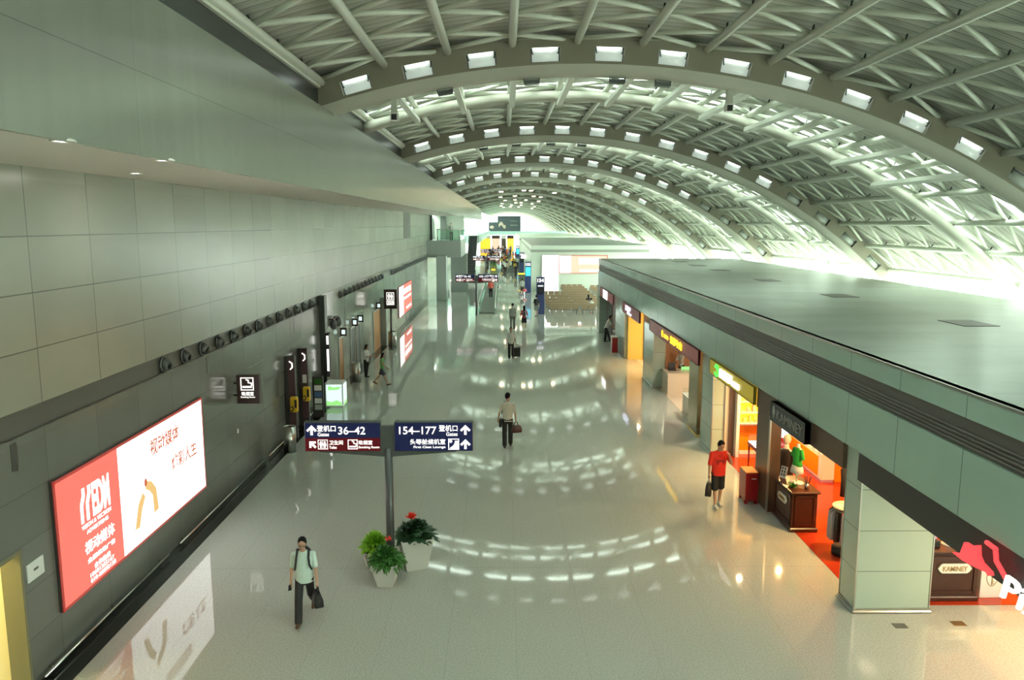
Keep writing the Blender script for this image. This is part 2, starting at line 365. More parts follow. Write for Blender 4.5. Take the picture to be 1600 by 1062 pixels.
# ------------------------------------------------------------ vault
CX, CZ = 2.25, -12.3
def pol(r, th, y): return (CX + r * math.sin(R(th)), y, CZ + r * math.cos(R(th)))
PT = [-17.2 + 4.16 * k for k in range(16)]            # purlin angles
PITCH = 17.5; ARCH0 = 22.3
VS = 0.944                                            # size of one vault unit in metres
def vplace(o, y): o.location = (0, VS * y, 7.3 * (1 - VS)); o.scale = (VS, VS, VS); return o
def vpol(r, th, y): p = pol(r, th, y); return (p[0] * VS, p[1] * VS, 7.3 + (p[2] - 7.3) * VS)
TH_L, TH_R = -18.4, 58.6
LAMPS = [(PT[k] + PT[k + 1]) / 2 for k in range(15)]
HW = 0.98
def arch_meshes():
    mb = MB()
    # angular stations: edges of the lamp windows plus steps between
    st = [TH_L]
    for t in LAMPS: st += [t - HW, t + HW]
    t = LAMPS[-1] + HW
    while t < TH_R - 1.2: t += 1.4; st.append(min(t, TH_R))
    st.append(TH_R) if st[-1] < TH_R else None
    holes = {1 + 2 * k for k in range(15)}
    face = [(-0.05, 24.62), (-0.032, 24.41), (-0.008, 24.03), (0.0, 23.96)]
    tube = [(0.0, 23.96), (0.03, 23.86), (0.08, 23.75), (0.18, 23.67), (0.30, 23.64), (0.42, 23.67), (0.52, 23.75), (0.58, 23.88)]
    back = [(0.58, 23.88), (0.6, 24.62), (0.52, 24.72), (0.3, 24.76), (0.08, 24.73), (-0.02, 24.69), (-0.05, 24.62)]
    for prof, mt, sm in ((face, 'arch_face', False), (tube, 'arch_tube', True), (back, 'arch_tube', True)):
        vs = [pol(r, t, y) for t in st for y, r in prof]; n = len(prof); fs = []
        for i in range(len(st) - 1):
            for j in range(n - 1):
                if prof is face and j == 1 and i in holes: continue
                a = i * n + j; fs.append((a, a + 1, a + n + 1, a + n))
        mb.add(vs, fs, mt, sm)
    for i in holes:     # recess walls behind each window
        a, b = st[i], st[i + 1]
        q = [[pol(r, t, y) for t, r in ((a, 24.41), (b, 24.41), (b, 24.03), (a, 24.03))] for y in (-0.02, 0.22)]
        mb.add(q[0] + q[1], [(k, (k + 1) % 4, (k + 1) % 4 + 4, k + 4) for k in range(4)], 'arch_tube')
    lamp = []
    for t in LAMPS:
        d = MB(); rr = []
        for e in (-0.86, 0.86):
            rr.append([pol(24.22 + 0.19 * math.cos(a), t + e, 0.20 - 0.15 * math.sin(a)) for a in [math.pi * k / 8 for k in range(9)]])
        d.rings(rr, 'lamp_diffuser' if t < 29 else 'lamp_off', True)
        tb = MB(); tb.cyl(pol(24.395, t - 0.8, 0.06), pol(24.395, t + 0.8, 0.06), 0.016, mt='lamp_tube' if t < 29 else 'lamp_off', seg=6)
        br = MB()
        for e in (-0.9, 0.9):
            br.cyl(pol(24.40, t + e, 0.0), pol(24.27, t + e * 0.95, 0.02), 0.018, mt='bracket_dark', seg=5)
            br.cyl(pol(24.27, t + e * 0.95, 0.02), pol(24.24, t + e * 0.88, 0.03), 0.018, mt='bracket_dark', seg=5)
        lamp.append((d.mesh('lamp_diffuser'), tb.mesh('lamp_tube'), br.mesh('lamp_bracket')))
    return mb.mesh('roof_arch'), lamp
am, lm = arch_meshes()
OFF = []
for d, t, b in lm:
    q = d.copy(); q.materials.clear(); q.materials.append(M['lamp_off']); OFF.append(q)
ORD = ['first', 'second', 'third', 'fourth', 'fifth', 'sixth', 'seventh', 'eighth', 'ninth', 'tenth', 'eleventh', 'twelfth', 'thirteenth', 'fourteenth', 'fifteenth', 'sixteenth', 'seventeenth', 'eighteenth', 'nineteenth']
def rib_mesh():
    mb = MB(); st = [TH_L + (TH_R - TH_L) * i / 60 for i in range(61)]
    prof = [(0, 24.14), (0.1, 24.08), (0.3, 24.06), (0.5, 24.08), (0.6, 24.14), (0.6, 24.36), (0.5, 24.42), (0.1, 24.42), (0, 24.36)]
    mb.rings([[pol(r, t, y) for y, r in prof] for t in st], 'arch_tube', True); return mb.mesh('roof_rib')
rm = rib_mesh()
RD = 24.82
def deck_mesh():
    mb = MB(); st = [-19.0 + 2.08 * k for k in range(32)]; st = [t for t in st if t < 45.6] + [45.6]
    def strip(f0, f1):
        n = len(st); lo = []; hi = []
        for t in st:
            a, b = f0(t), f1(t); lo += [pol(RD, t, a), pol(RD, t, b)]; hi += [pol(RD + 0.14, t, a), pol(RD + 0.14, t, b)]
        fl = [(2 * i, 2 * i + 1, 2 * i + 3, 2 * i + 2) for i in range(n - 1)]
        mb.add(lo, fl, 'deck_metal', True); mb.add(hi, [tuple(reversed(f)) for f in fl], 'deck_top', True)
        ed = []
        for i in range(n - 1): ed += [(2 * i, 2 * i + 2, 2 * i + 2 + 2 * n, 2 * i + 2 * n), (2 * i + 1, 2 * i + 1 + 2 * n, 2 * i + 3 + 2 * n, 2 * i + 3)]
        mb.add(lo + hi, ed, 'deck_top')
    for a, b in ((-0.02, 3.5), (3.95, 6.4), (6.8, 7.95), (8.35, PITCH - 0.02)): strip(lambda t: a, lambda t: b)
    return mb.mesh('ceiling')
dm = deck_mesh()
def skylight_mesh():
    mb = MB(); st = [-19 + 2.3 * k for k in range(29)]
    for f0, f1 in ((lambda t: 3.5, lambda t: 3.95), (lambda t: 6.4, lambda t: 6.8), (lambda t: 7.95, lambda t: 8.35)):
        vs = []
        for t in st: vs += [pol(RD + 0.06, t, f0(t)), pol(RD + 0.06, t, f1(t))]
        mb.add(vs, [(2 * i, 2 * i + 1, 2 * i + 3, 2 * i + 2) for i in range(len(st) - 1)], 'glass_clear', True)
    return mb.mesh('skylight_glass')
skm = skylight_mesh()
def purlin_meshes():
    out = []
    for t in PT:
        mb = MB(); mb.cyl(pol(24.55, t, 0.55), pol(24.55, t, PITCH - 0.03), 0.11, mt='tube_white', seg=10); out.append(mb.mesh('purlin'))
    return out
def node_ys(k):
    o = PITCH - (1.85 if k % 2 == 0 else 0.85); return [o - 2.06 * n for n in range(9) if o - 2.06 * n > 0.7]
def lattice_meshes():
    out = []
    for k in range(len(PT) - 1):
        mb = MB(); A = node_ys(k); B = node_ys(k + 1) + ([PITCH + 0.2] if (k + 1) % 2 == 0 else [])
        for a in A:
            for b in B:
                if abs(a - b) < 1.2: mb.cyl(pol(24.62, PT[k], a), pol(24.62, PT[k + 1], b), 0.065, mt='tube_white', seg=7)
        if k % 2 == 0: mb.cyl(pol(24.62, PT[k], PITCH), pol(24.62, PT[k + 1], PITCH - 0.85), 0.065, mt='tube_white', seg=7)
        # stubs that carry the deck above each node
        for a in A: mb.cyl(pol(24.6, PT[k], a), pol(RD, PT[k], a), 0.025, mt='nozzle_grey', seg=5)
        out.append(mb.mesh('lattice_brace'))
    return out
def crossbar_meshes():
    out = []
    for k in range(1, 12):
        t = PT[k]; mb = MB(); dt = 0.22
        q = [pol(r, t + e, y) for y in (0.5, 7.1) for r, e in ((23.86, -dt), (23.86, dt), (24.02, dt), (24.02, -dt))]
        mb.add(q, [(0, 1, 2, 3), (7, 6, 5, 4), (0, 4, 5, 1), (1, 5, 6, 2), (2, 6, 7, 3), (3, 7, 4, 0)], 'tube_white'); out.append(mb.mesh('cross_bar'))
    return out
pm, latm, cbm = purlin_meshes(), lattice_meshes(), crossbar_meshes()
K0, K1 = -2, 18
for k in range(K0, K1 + 1):
    y = ARCH0 + PITCH * k
    word = ORD[k] if k >= 0 else 'overhead'
    a = vplace(link('roof_arch', am), y); tag(a, f'{word} great curved steel roof arch with a row of window lamps, counted into the hall', kind='structure')
    for d, t, b in lm:
        doff = OFF[lm.index((d, t, b))]
        if k > 9: break
        o = link('lamp_diffuser', d if k < 4 else doff, a); link('lamp_tube', t, o) if k < 4 else None; link('lamp_bracket', b, o) if k < 3 else None
    r = vplace(link('roof_rib', rm), y + 7.1); tag(r, f'smaller curved roof rib behind the {word} arch', kind='structure')
    if k < K1:
        c = vplace(link('ceiling', dm), y); tag(c, f'ribbed metal roof deck with tube lattice behind the {word} arch', kind='structure')
        link('skylight_glass', skm, c)
        for me in pm: link('purlin', me, c)
        for me in latm: link('lattice_brace', me, c)
        for me in cbm: link('cross_bar', me, c)
YN, YF = -14.0, (ARCH0 + PITCH * K1) * VS + 2
# glazing along the foot of the vault
for k in range(K0, K1):
    y = ARCH0 + PITCH * k; mb = MB(); st = [45.5 + 13.2 * i / 6 for i in range(7)]
    vs = []
    for t in st: vs += [pol(24.5, t, 0.3), pol(24.5, t, PITCH - 0.3)]
    mb.add(vs, [(2 * i, 2 * i + 1, 2 * i + 3, 2 * i + 2) for i in range(6)], 'glass_clear', True)
    w = vplace(mb.build('window_' + str(k - K0 + 1)), y); tag(w, 'sloping glazed bay at the foot of the vault beyond the shop roof', kind='structure')
    fb = MB()
    for e in range(1, 6):
        yy = PITCH * e / 6; fb.tube([pol(24.45, t, yy) for t in st], 0.035, 'tube_white', 6)
    fb.cyl(pol(24.42, 50, 0.3), pol(24.42, 50, PITCH - 0.3), 0.035, mt='tube_white', seg=6)
    fb.build('window_frame', w)
# end wall of the hall
mb = MB(); st = [TH_L + (TH_R - TH_L) * i / 40 for i in range(41)]
vs = []
for t in st: p = vpol(24.7, t, (YF - 1) / VS); vs += [p, (p[0], p[1], 0)]
mb.add(vs, [(2 * i, 2 * i + 1, 2 * i + 3, 2 * i + 2) for i in range(40)], 'glass_clear')
w = mb.build('window_30'); tag(w, 'tall glazed end wall at the far end of the vault', kind='structure')

# ------------------------------------------------------------ floor and walls
mb = MB(); mb.add([(-7.6, YN, 0), (24, YN, 0), (24, YF + 20, 0), (-7.6, YF + 20, 0)], [(0, 1, 2, 3)], 'floor_granite'); mb.add([(-15, 8.5, -0.01), (-7.6, 8.5, -0.01), (-7.6, YF, -0.01), (-15, YF, -0.01)], [(0, 1, 2, 3)], 'floor_granite')
struct('floor', mb, 'polished pale grey-green granite concourse floor')
mb = MB(); mb.add([(16.0, YN, .004), (23.5, YN, .004), (23.5, YF, .004), (16.0, YF, .004)], [(0, 1, 2, 3)], 'block_band'); struct('floor', mb, 'unseen grey floor strip added by the glazing to set the light bounced onto the roof')  # added strip out of view, its tone sets the bounce onto the roof deck
mb = MB(); mb.box(-7.5, -7.0, 11.6, 31.6, 0.0, 0.006, 'black_granite'); struct('trim_1', mb, 'black granite strip along the foot of the left wall')
mb = MB(); mb.box(-7.5, -7.05, 32.2, 76, 0.0, 0.006, 'black_granite'); struct('trim_2', mb, 'black granite strip along the foot of the far marble wall')
mb = MB()
for a, b in ((11.7, 16.4), (17.0, 23.4), (23.8, 27.6), (29.0, 31.2)):
    mb.cyl((-7.40, a, 0.10), (-7.40, b, 0.10), 0.028, mt='steel_rail', seg=8)
    for e in (a + 0.3, (a + b) / 2, b - 0.3): mb.cyl((-7.40, e, 0.10), (-7.5, e, 0.10), 0.014, mt='steel_rail', seg=6)
struct('baseboard_left', mb, 'low steel bumper rail along the left wall')
X = -7.5
mb = MB(); mb.box(X - 0.25, X, YN, 80, 4.43, 8.2, 'wall_panel'); struct('wall_left', mb, 'tall grey-green panelled upper wall on the left')
mb = MB(); mb.box(X - 0.25, X - 0.03, YN, 31.7, 4.07, 4.43, 'band_grey'); mb.box(X - 0.25, X - 0.0, YN, 31.7, 4.05, 4.07, 'groove_dark'); struct('wall_left', mb, 'dull grey recessed band between the upper and lower wall panels')
mb = MB(); mb.box(X - 0.25, X, 11.56, 31.5, 0, 4.06, 'wall_panel_low'); mb.box(X - 0.25, X, YN, 11.56, 2.32, 4.06, 'wall_panel_low'); mb.box(X - 0.25, X, YN, 9.6, 0, 2.32, 'wall_panel_low')
struct('wall_left', mb, 'darker grey lower wall panels on the left')
mb = MB(); mb.box(X - 0.25, X + 0.22, 31.5, 31.95, 0, 4.43, 'dark_panel'); struct('wall_left', mb, 'black upright fin where the lower left wall ends')
mb = MB(); mb.box(X - 0.25, X, 31.95, 76.5, 0, 4.43, 'wall_marble'); struct('wall_left', mb, 'shiny pale marble wall around the toilets')
mb = MB(); mb.box(-8, 23.5, YN - 0.3, YN, 0, 13, 'white_matte'); struct('wall_back', mb, 'unseen plain wall added behind the camera to block sky light')  # added across the open hall to keep sky light off camera-facing surfaces
# service doorway at the near left
mb = MB(); mb.box(X - 0.3, X + 0.01, 11.50, 11.56, 0, 2.32, 'olive_jamb'); mb.box(X - 0.3, X + 0.01, 9.6, 11.5, 2.26, 2.32, 'olive_jamb'); struct('door_1', mb, 'olive steel door frame at the near end of the left wall')
mb = MB(); mb.box(-10.6, X - 0.3, 11.62, 11.8, 0, 3, 'room_yellow'); mb.box(-10.8, -10.6, 8.6, 11.8, 0, 3, 'room_yellow'); mb.box(-10.6, X - 0.25, 8.6, 11.8, 2.9, 3.0, 'room_yellow'); mb.box(-10.6, X - 0.26, 8.4, 8.6, 0, 3, 'room_yellow')
struct('wall_back', mb, 'yellow-lit room wall seen through the near doorway')
def lamp_light(name, loc, power, col, size, rot=(0, 0, 0), kind='AREA', spread=None):
    l = bpy.data.lights.new(name, kind); l.energy = power; l.color = col
    if kind == 'AREA': l.shape = 'DISK'; l.size = size
    else: l.shadow_soft_size = size
    o = bpy.data.objects.new(name, l); COL.objects.link(o); o.location = loc; o.rotation_euler = rot; return o
lamp_light('room_lamp', (-8.9, 10.6, 2.7), 60, (1.0, 0.86, 0.45), 0.2, kind='POINT')
# soffit and fascia
FX = -4.75 * VS
mb = MB(); mb.add([(X, YN, 8.2), (FX, YN, 8.155), (FX, 158, 8.155), (X, 158, 8.2)], [(0, 1, 2, 3)], 'soffit_plaster'); mb.box(X, FX - 0.05, YN, 158, 8.25, 8.35, 'soffit_plaster'); struct('ceiling', mb, 'pale plaster soffit under the metal fascia')
mb = MB(); mb.box(FX - 0.06, FX, YN, 158, 8.14, 10.17, 'fascia_metal'); mb.box(FX - 0.35, FX - 0.06, YN, 158, 10.1, 10.17, 'fascia_metal'); struct('wall_left', mb, 'brushed metal fascia running along the upper left')
mb = MB(); mb.box(-5.3, -4.83, YN, YF, 9.9, 10.85, 'dark_panel'); mb.box(-8, -5.0, YN, YF, 10.8, 11.45, 'dark_panel'); struct('wall_left', mb, 'near-black strip between the fascia and the roof edge')
mb = MB()
for k in range(K0, K1):
    y = (ARCH0 + PITCH * k) * VS; mb.box(-4.85, -4.75, y + 0.6, y + PITCH * VS - 0.05, 10.78, 10.86, 'tube_white')
struct('trim_3', mb, 'light metal edge strip along the roof edge')
def downlight(x, y, z, r, label, group=None, power=0, col=(1, 0.95, 0.82), m='lamp_white'):
    t = thing('downlight', label, 'light', (x, y, z), 0, group)
    a = MB(); a.lathe([(r * 1.0, 0.02), (r * 1.25, 0.0), (r * 1.3, -0.012), (r * 1.0, -0.014), (r * 0.95, 0.0)], (0, 0, 0), 'white_gloss', 20); a.build('rim', t)
    b = MB(); b.lathe([(0.002, -0.006), (r * 0.95, -0.006), (r * 0.95, 0.01), (0.002, 0.01)], (0, 0, 0), m, 20); b.build('lens', t)
    if power:
        l = lamp_light('downlight_lamp', (0, 0, -0.03), power, col, r * 1.6); l.parent = t
    return t
downlight(-4.57, 8.35, 8.155, 0.10, 'lit round downlight nearest the camera on the fascia soffit', None, 5)
downlight(-4.57, 10.8, 8.155, 0.10, 'lit round downlight on the soffit edge, second along the fascia', None, 5)
downlight(-6.4, 13.9, 8.178, 0.10, 'lit round downlight on the soffit close to the wall panels', None, 5)
mb = MB(); mb.box(X - 0.02, X + 0.012, 58.8, 62.8, 6.2, 8.18, 'band_grey'); struct('window_31', mb, 'dull grey blank window panel in the upper wall')

# balcony, recess and escalator beyond the marble wall
mb = MB(); mb.box(-12, -10.0, 76, 260, 0, 8.3, 'block_wall'); struct('wall_left', mb, 'pale wall behind the balcony and escalator')
mb = MB(); mb.box(-10, -7.3, 80.0, 80.3, 4.2, 8.2, 'dark_panel'); struct('window_32', mb, 'dark opening beside the balcony')
mb = MB(); mb.box(-6.55, -5.55, 75.4, 76.6, 0, 4.3, 'grey_column', 0.04); struct('column', mb, 'square grey column under the balcony')
t = thing('balcony', 'pale balcony with glass railing above the grey column', 'balcony', (0, 0, 0))
mb = MB(); mb.box(-10, -4.2, 76, 85, 4.1, 5.7, 'grey_column'); mb.build('slab', t)
mb = MB(); mb.box(-6.5, -4.25, 76.03, 76.06, 5.7, 6.75, 'glass_green'); mb.box(-4.28, -4.25, 76.06, 85, 5.7, 6.75, 'glass_green'); mb.build('glass_railing', t)
mb = MB(); mb.cyl((-6.5, 76.04, 6.8), (-4.25, 76.04, 6.8), 0.04, mt='steel'); mb.cyl((-4.25, 76.04, 6.8), (-4.25, 85, 6.8), 0.04, mt='steel'); mb.build('handrail', t)
for x in (-6.45, -4.3):
    mb = MB(); mb.cyl((x, 76.04, 5.7), (x, 76.04, 6.85), 0.045, mt='steel'); mb.build('post', t)
mb = MB(); mb.box(-8.6, -7.6, 84, 84.3, 5.7, 8.1, 'grey_column'); mb.box(-6.8, -6.2, 84, 84.3, 5.7, 8.1, 'escalator_grey'); mb.box(-10, -4.3, 84.4, 84.6, 5.7, 8.2, 'block_wall'); struct('wall_back', mb, 'grey back wall of the balcony')
mb = MB(); mb.box(-5.8, -4.1, 85.0, 88.0, 0, 4.1, 'escalator_grey'); mb.box(-5.95, -5.8, 84.9, 88, 0, 1.2, 'steel'); struct('wall_back', mb, 'grey closed-in stair side below the balcony')
t = thing('escalator', 'dark escalator climbing away beside the balcony', 'escalator', (0, 0, 0))
mb = MB()
for i in range(22):
    y = 110.6 + i * 0.55; z = 5.5 * i / 22; mb.box(-5.45, -4.15, y, y + 0.56, max(0, z - 0.4), z + 0.25, 'escalator_black')
mb.build('steps', t)
for s, x in ((1, -4.05), (-1, -5.55)):
    q = [(110.0, 0), (110.0, 0.9), (122.6, 6.5), (123, 6.5), (123, 5.4), (122.6, 5.4)]
    mb = MB(); mb.prism(q, (x, 0, 0), (0, 1, 0), (0, 0, 1), (1, 0, 0), 0.05, 'glass_green'); mb.build('side_panel', t)
    mb = MB(); mb.tube([(x + 0.02, 110, 0.95), (x + 0.02, 122.6, 6.55), (x + 0.02, 124, 6.55)], 0.06, 'steel'); mb.build('handrail', t)
mb = MB(); mb.box(-10, -4.0, 123.2, 222, 4.3, 5.5, 'teal_slab'); struct('floor', mb, 'upper level slab along the far left')

# ------------------------------------------------------------ shop building on the right
SX, SY0, SY1, SXE = 6.5, 4.0, 54.0, 15.95
mb = MB(); mb.box(SX, SX + 0.2, SY0, SY1, 3.16, 4.14, 'shop_panel'); mb.box(SX, SX + 0.2, SY0, SY1, 4.6, 4.95, 'shop_panel'); mb.box(SX + 0.2, SXE, SY1 - 0.2, SY1, 3.16, 4.95, 'shop_panel')
struct('wall_right', mb, 'long pale green glass-panelled fascia above the shops')
mb = MB(); mb.box(SX + 0.05, SX + 0.2, SY0, SY1, 4.14, 4.6, 'groove_dark')
for z in (4.20, 4.26, 4.32, 4.38): mb.box(SX + 0.02, SX + 0.05, SY0, SY1, z, z + 0.02, 'groove_line')
struct('trim_4', mb, 'dark ribbed groove running along the shop fascia')
mb = MB(); mb.box(SX - 0.01, SX + 0.03, SY0, SY1, 4.93, 4.97, 'steel'); struct('trim_5', mb, 'thin bright edge trim of the shop roof')
mb = MB(); mb.box(SX + 0.01, SXE, SY0, SY1, 4.80, 4.95, 'shop_roof'); struct('roof', mb, 'flat grey-green panelled roof over the shops')
mb = MB(); mb.box(SX + 0.2, SXE, SY0, SY1, 3.12, 3.2, 'white_matte'); struct('ceiling', mb, 'shop ceiling')
mb = MB(); mb.box(SXE - 0.2, SXE, SY0, SY1, 0, 4.8, 'white_matte'); struct('wall_far_side', mb, 'rear wall of the shop building')
for i, y in enumerate((18.45, 25.7, 32.9, 40.2, 44.9, 49.5)):
    mb = MB(); mb.box(-0.42, 0.42, -0.58, 0.58, 0, 0.012, 'groove_dark', 0.004)
    t = mb.build('roof_hatch', None, (11.1, y, 4.95)); tag(t, 'flat dark rectangular hatch in the shop roof, ' + ['nearest the camera', 'second from the camera', 'third from the camera', 'fourth from the camera', 'fifth from the camera', 'farthest of the row'][i], 'hatch', 'roof hatches')
def pillar(x0, x1, y0, y1, label, mt='pillar_panel', base=True):
    mb = MB(); mb.box(x0, x1, y0, y1, 0.02, 3.16, mt)
    if mt == 'pillar_panel':
        for x, y in ((x0, y0), (x1, y0), (x0, y1)): mb.box(x - 0.012, x + 0.012, y - 0.012, y + 0.012, 0.02, 3.16, 'steel')
    o = mb.build('pillar'); o['kind'] = 'structure'; o['label'] = label
    if base:
        b = MB(); b.box(x0 - 0.05, x1 + 0.05, y0 - 0.05, y1 + 0.05, 0, 0.05, 'steel', 0.02); b.box(x0 - 0.02, x1 + 0.02, y0 - 0.02, y1 + 0.02, 0.05, 0.09, 'steel'); b.build('base_rail', o)
    return o
pillar(6.62, 8.05, 13.85, 14.5, 'large pale green panelled pillar with steel foot rail nearest the camera')
pillar(6.60, 6.98, 24.15, 25.5, 'pale green pillar between the yellow and red shop signs')
pillar(6.68, 7.2, 34.4, 36.9, 'pale green pillar behind the red shop sign')
pillar(6.60, 7.2, 42.3, 46.0, 'pale green pillar beside the yellow-lit shelves')
pillar(6.45, 6.95, 52.6, 54.0, 'last pale green pillar at the far end of the shop row')
# brown pillar and brown lintel of the corner shop
mb = MB(); mb.box(6.72, 7.0, 19.1, 20.15, 0, 3.16, 'brown_metal'); mb.box(6.68, 6.72, 19.05, 19.12, 0, 2.7, 'steel')
o = mb.build('pillar'); o['kind'] = 'structure'; o['label'] = 'dark brown metal pillar between the two openings of the orange shop'
mb = MB(); mb.box(SX + 0.02, SX + 0.22, 14.5, 19.66, 2.64, 3.16, 'brown_metal'); struct('beam', mb, 'brown lintel over the orange shop')
mb = MB(); mb.box(6.66, 7.05, 26.3, 27.6, 0.06, 3.16, 'mirror_brown'); mb.box(6.64, 7.07, 26.28, 27.62, 0, 0.06, 'cream_yellow'); o = mb.build('pillar'); o['kind'] = 'structure'; o['label'] = 'mirror-bronze pillar in the middle of the cream shop front'
mb = MB(); mb.box(6.98, 7.12, 24.10, 24.2, 0, 3.12, 'cream'); mb.box(6.985, 7.0, 24.08, 24.10, 0, 3.12, 'steel'); mb.box(7.12, 7.28, 24.02, 24.2, 0, 3.12, 'brown_metal'); struct('wall_shop', mb, 'cream and brown return wall under the olive sign')
mb = MB(); mb.box(7.2, 7.6, 36.85, 36.9, 0, 3.12, 'cream'); mb.box(7.25, 10.5, 36.75, 36.85, 0, 3.12, 'peach'); struct('wall_shop', mb, 'peach partition behind the cream counter')
mb = MB(); mb.box(6.72, 7.55, 41.9, 42.28, 0, 3.12, 'cream_yellow'); mb.box(7.55, 7.72, 41.8, 42.28, 0, 3.12, 'brown_metal'); struct('wall_shop', mb, 'bright yellow return wall of the yellow-lit shop')
mb = MB(); mb.box(6.95, 7.6, 50.2, 52.6, 0, 3.12, 'band_grey'); struct('wall_shop', mb, 'grey roller shutter wall at the far shop')
# room shells
def shell(x0, x1, y0, y1, back, north, south, fl, label):
    mb = MB()
    mb.box(x1, x1 + 0.1, y0, y1, 0, 3.12, back)
    if north: mb.box(x0 + 0.6, x1, y1 - 0.1, y1, 0, 3.12, north)
    if south: mb.box(x0 + 0.6, x1, y0, y0 + 0.1, 0, 3.12, south)
    struct('wall_shop', mb, label + ' walls')
    f = MB(); f.box(x0, x1, y0, y1, 0, 0.008, fl); struct('floor', f, label + ' floor')
shell(6.95, 11.2, 14.12, 24.35, 'wall_orange', 'wall_yellow', None, 'carpet_red', 'orange and yellow clothing shop')
shell(6.95, 10.5, 25.5, 36.9, 'peach', None, 'cream', 'cream', 'cream food shop')
shell(7.2, 10.5, 36.9, 42.3, 'wall_orange', 'wall_yellow', 'cream', 'cream', 'yellow-lit shop')
shell(7.2, 10.5, 46.0, 52.6, 'white_matte', 'white_matte', 'white_matte', 'cream', 'white far shop')
mb = MB(); mb.box(9.42, 11.2, 21.4, 21.5, 0.008, 3.12, 'wall_orange'); mb.box(7.52, 9.42, 24.2, 24.25, 0.0, 0.95, 'wall_orange'); mb.box(7.52, 9.42, 24.16, 24.25, 0.95, 1.02, 'white_gloss'); mb.box(7.52, 9.42, 24.16, 24.25, 0.0, 0.12, 'white_gloss')
struct('wall_shop', mb, 'orange partition and wainscot inside the clothing shop')
for x, y, p, c in ((8.0, 16.3, 60, (1, .62, .22)), (8.9, 18.6, 60, (1, .60, .2)), (8.3, 22.3, 80, (1, .64, .22)), (9.6, 16.0, 50, (1, .62, .25)), (8.2, 30.4, 55, (1, .86, .66)), (8.0, 27.0, 30, (1, .86, .66)), (8.3, 39.5, 70, (1, .70, .30)), (8.3, 48.5, 60, (1, .95, .88)), (6.95, 21.8, 30, (1, .78, .45)), (6.95, 39.3, 25, (1, .75, .4))):
    downlight(x, y, 3.115, 0.08, 'small warm downlight in the shop ceiling', 'downlights in the shop ceilings', p, c, 'lamp_warm')
for x, y in ((8.6, 10.6), (9.8, 11.4), (8.8, 9.0), (10.8, 12.4), (9.4, 12.6)):
    downlight(x, y, 3.115, 0.08, 'warm downlight under the shop canopy near the corner', 'downlights under the near canopy', 24, (1, .80, .52), 'lamp_warm')
# black fascia at the near right with the hat sign
mb = MB(); mb.box(SX + 0.02, SX + 0.2, SY0, 13.84, 2.63, 3.16, 'fascia_black'); struct('beam', mb, 'black sign fascia at the near right')
t = thing('restaurant_sign', 'illuminated red hat emblem and white script letters on the black fascia', 'sign', (SX, 9.8, 2.9))
def Lp(y, z): return (9.8 - y, z - 2.9)
hat = [Lp(10.45, 2.70), Lp(10.27, 2.76), Lp(10.19, 2.96), Lp(10.05, 2.965), Lp(9.90, 3.04), Lp(9.87, 2.90), Lp(9.80, 2.84), Lp(9.60, 2.80), Lp(9.58, 2.76), Lp(9.62, 2.735), Lp(9.68, 2.76), Lp(9.92, 2.72), Lp(10.2, 2.69)]
mb = MB(); mb.prism(hat, (-0.10, 0, 0), (0, -1, 0), (0, 0, 1), (-1, 0, 0), 0.06, 'letter_red'); h = mb.build('hat_emblem', t)
mb = MB(); mb.tube([(-0.08, 0.02, 0.21), (-0.08, -0.16, 0.20), (-0.08, -0.20, 0.05), (-0.08, -0.33, -0.03), (-0.08, -0.42, -0.09)], 0.035, 'letter_red', 8); mb.build('hat_tail', t)
solid_text('lettering', 'Pizza', (-0.1, -0.42, -0.33), (0, -1, 0), (0, -0.25, 1), 0.34, 1.2, 'letter_white', t, 0.05, 0.0)

def sign_board(label, y0, y1, z0, z1, mt, fr='frame_dark', x=SX, th=0.06):
    t = thing('shop_sign', label, 'sign', (x, (y0 + y1) / 2, z0)); h = (y1 - y0) / 2
    mb = MB(); mb.box(-th, 0.015, -h, h, 0, z1 - z0, mt); mb.build('panel', t)
    mb = MB()
    for a, b, c, d in ((-h, h, 0, 0.02), (-h, h, z1 - z0 - 0.02, z1 - z0), (-h, -h + 0.03, 0, z1 - z0), (h - 0.03, h, 0, z1 - z0)): mb.box(-th - 0.01, 0.0, a, b, c, d, fr)
    mb.build('frame', t); return t, h
# olive sign
t, h = sign_board('olive yellow shop sign with green round logo and white letters', 19.66, 24.05, 2.68, 3.15, 'sign_olive')
solid_text('lettering', '麻品玩具', (-0.07, 1.02, 0.10), (0, -1, 0), (0, 0, 1), 0.29, 1.35, 'letter_white', t, 0.03, 0.02)
solid_text('lettering', 'JEWS'[:1] + 'ms', (-0.07, -0.36, 0.10), (0, -1, 0), (0, 0, 1), 0.17, 0.62, 'letter_white', t, 0.03, 0.02) if False else solid_text('lettering', 'ems', (-0.07, -0.36, 0.10), (0, -1, 0), (0, 0, 1), 0.17, 0.62, 'letter_white', t, 0.03, 0.02)
mb = MB(); rr = [(0.0, 1.32 + 0.19 * math.cos(a), 0.24 + 0.17 * math.sin(a)) for a in [R(30 + 300 * i / 16) for i in range(17)]]
mb.tube([(-0.09, y, z) for _, y, z in rr], 0.028, 'letter_green', 6); mb.ell((-0.085, 1.28, 0.31), 0.02, 0.10, 0.06, 'letter_green'); mb.build('round_logo', t)
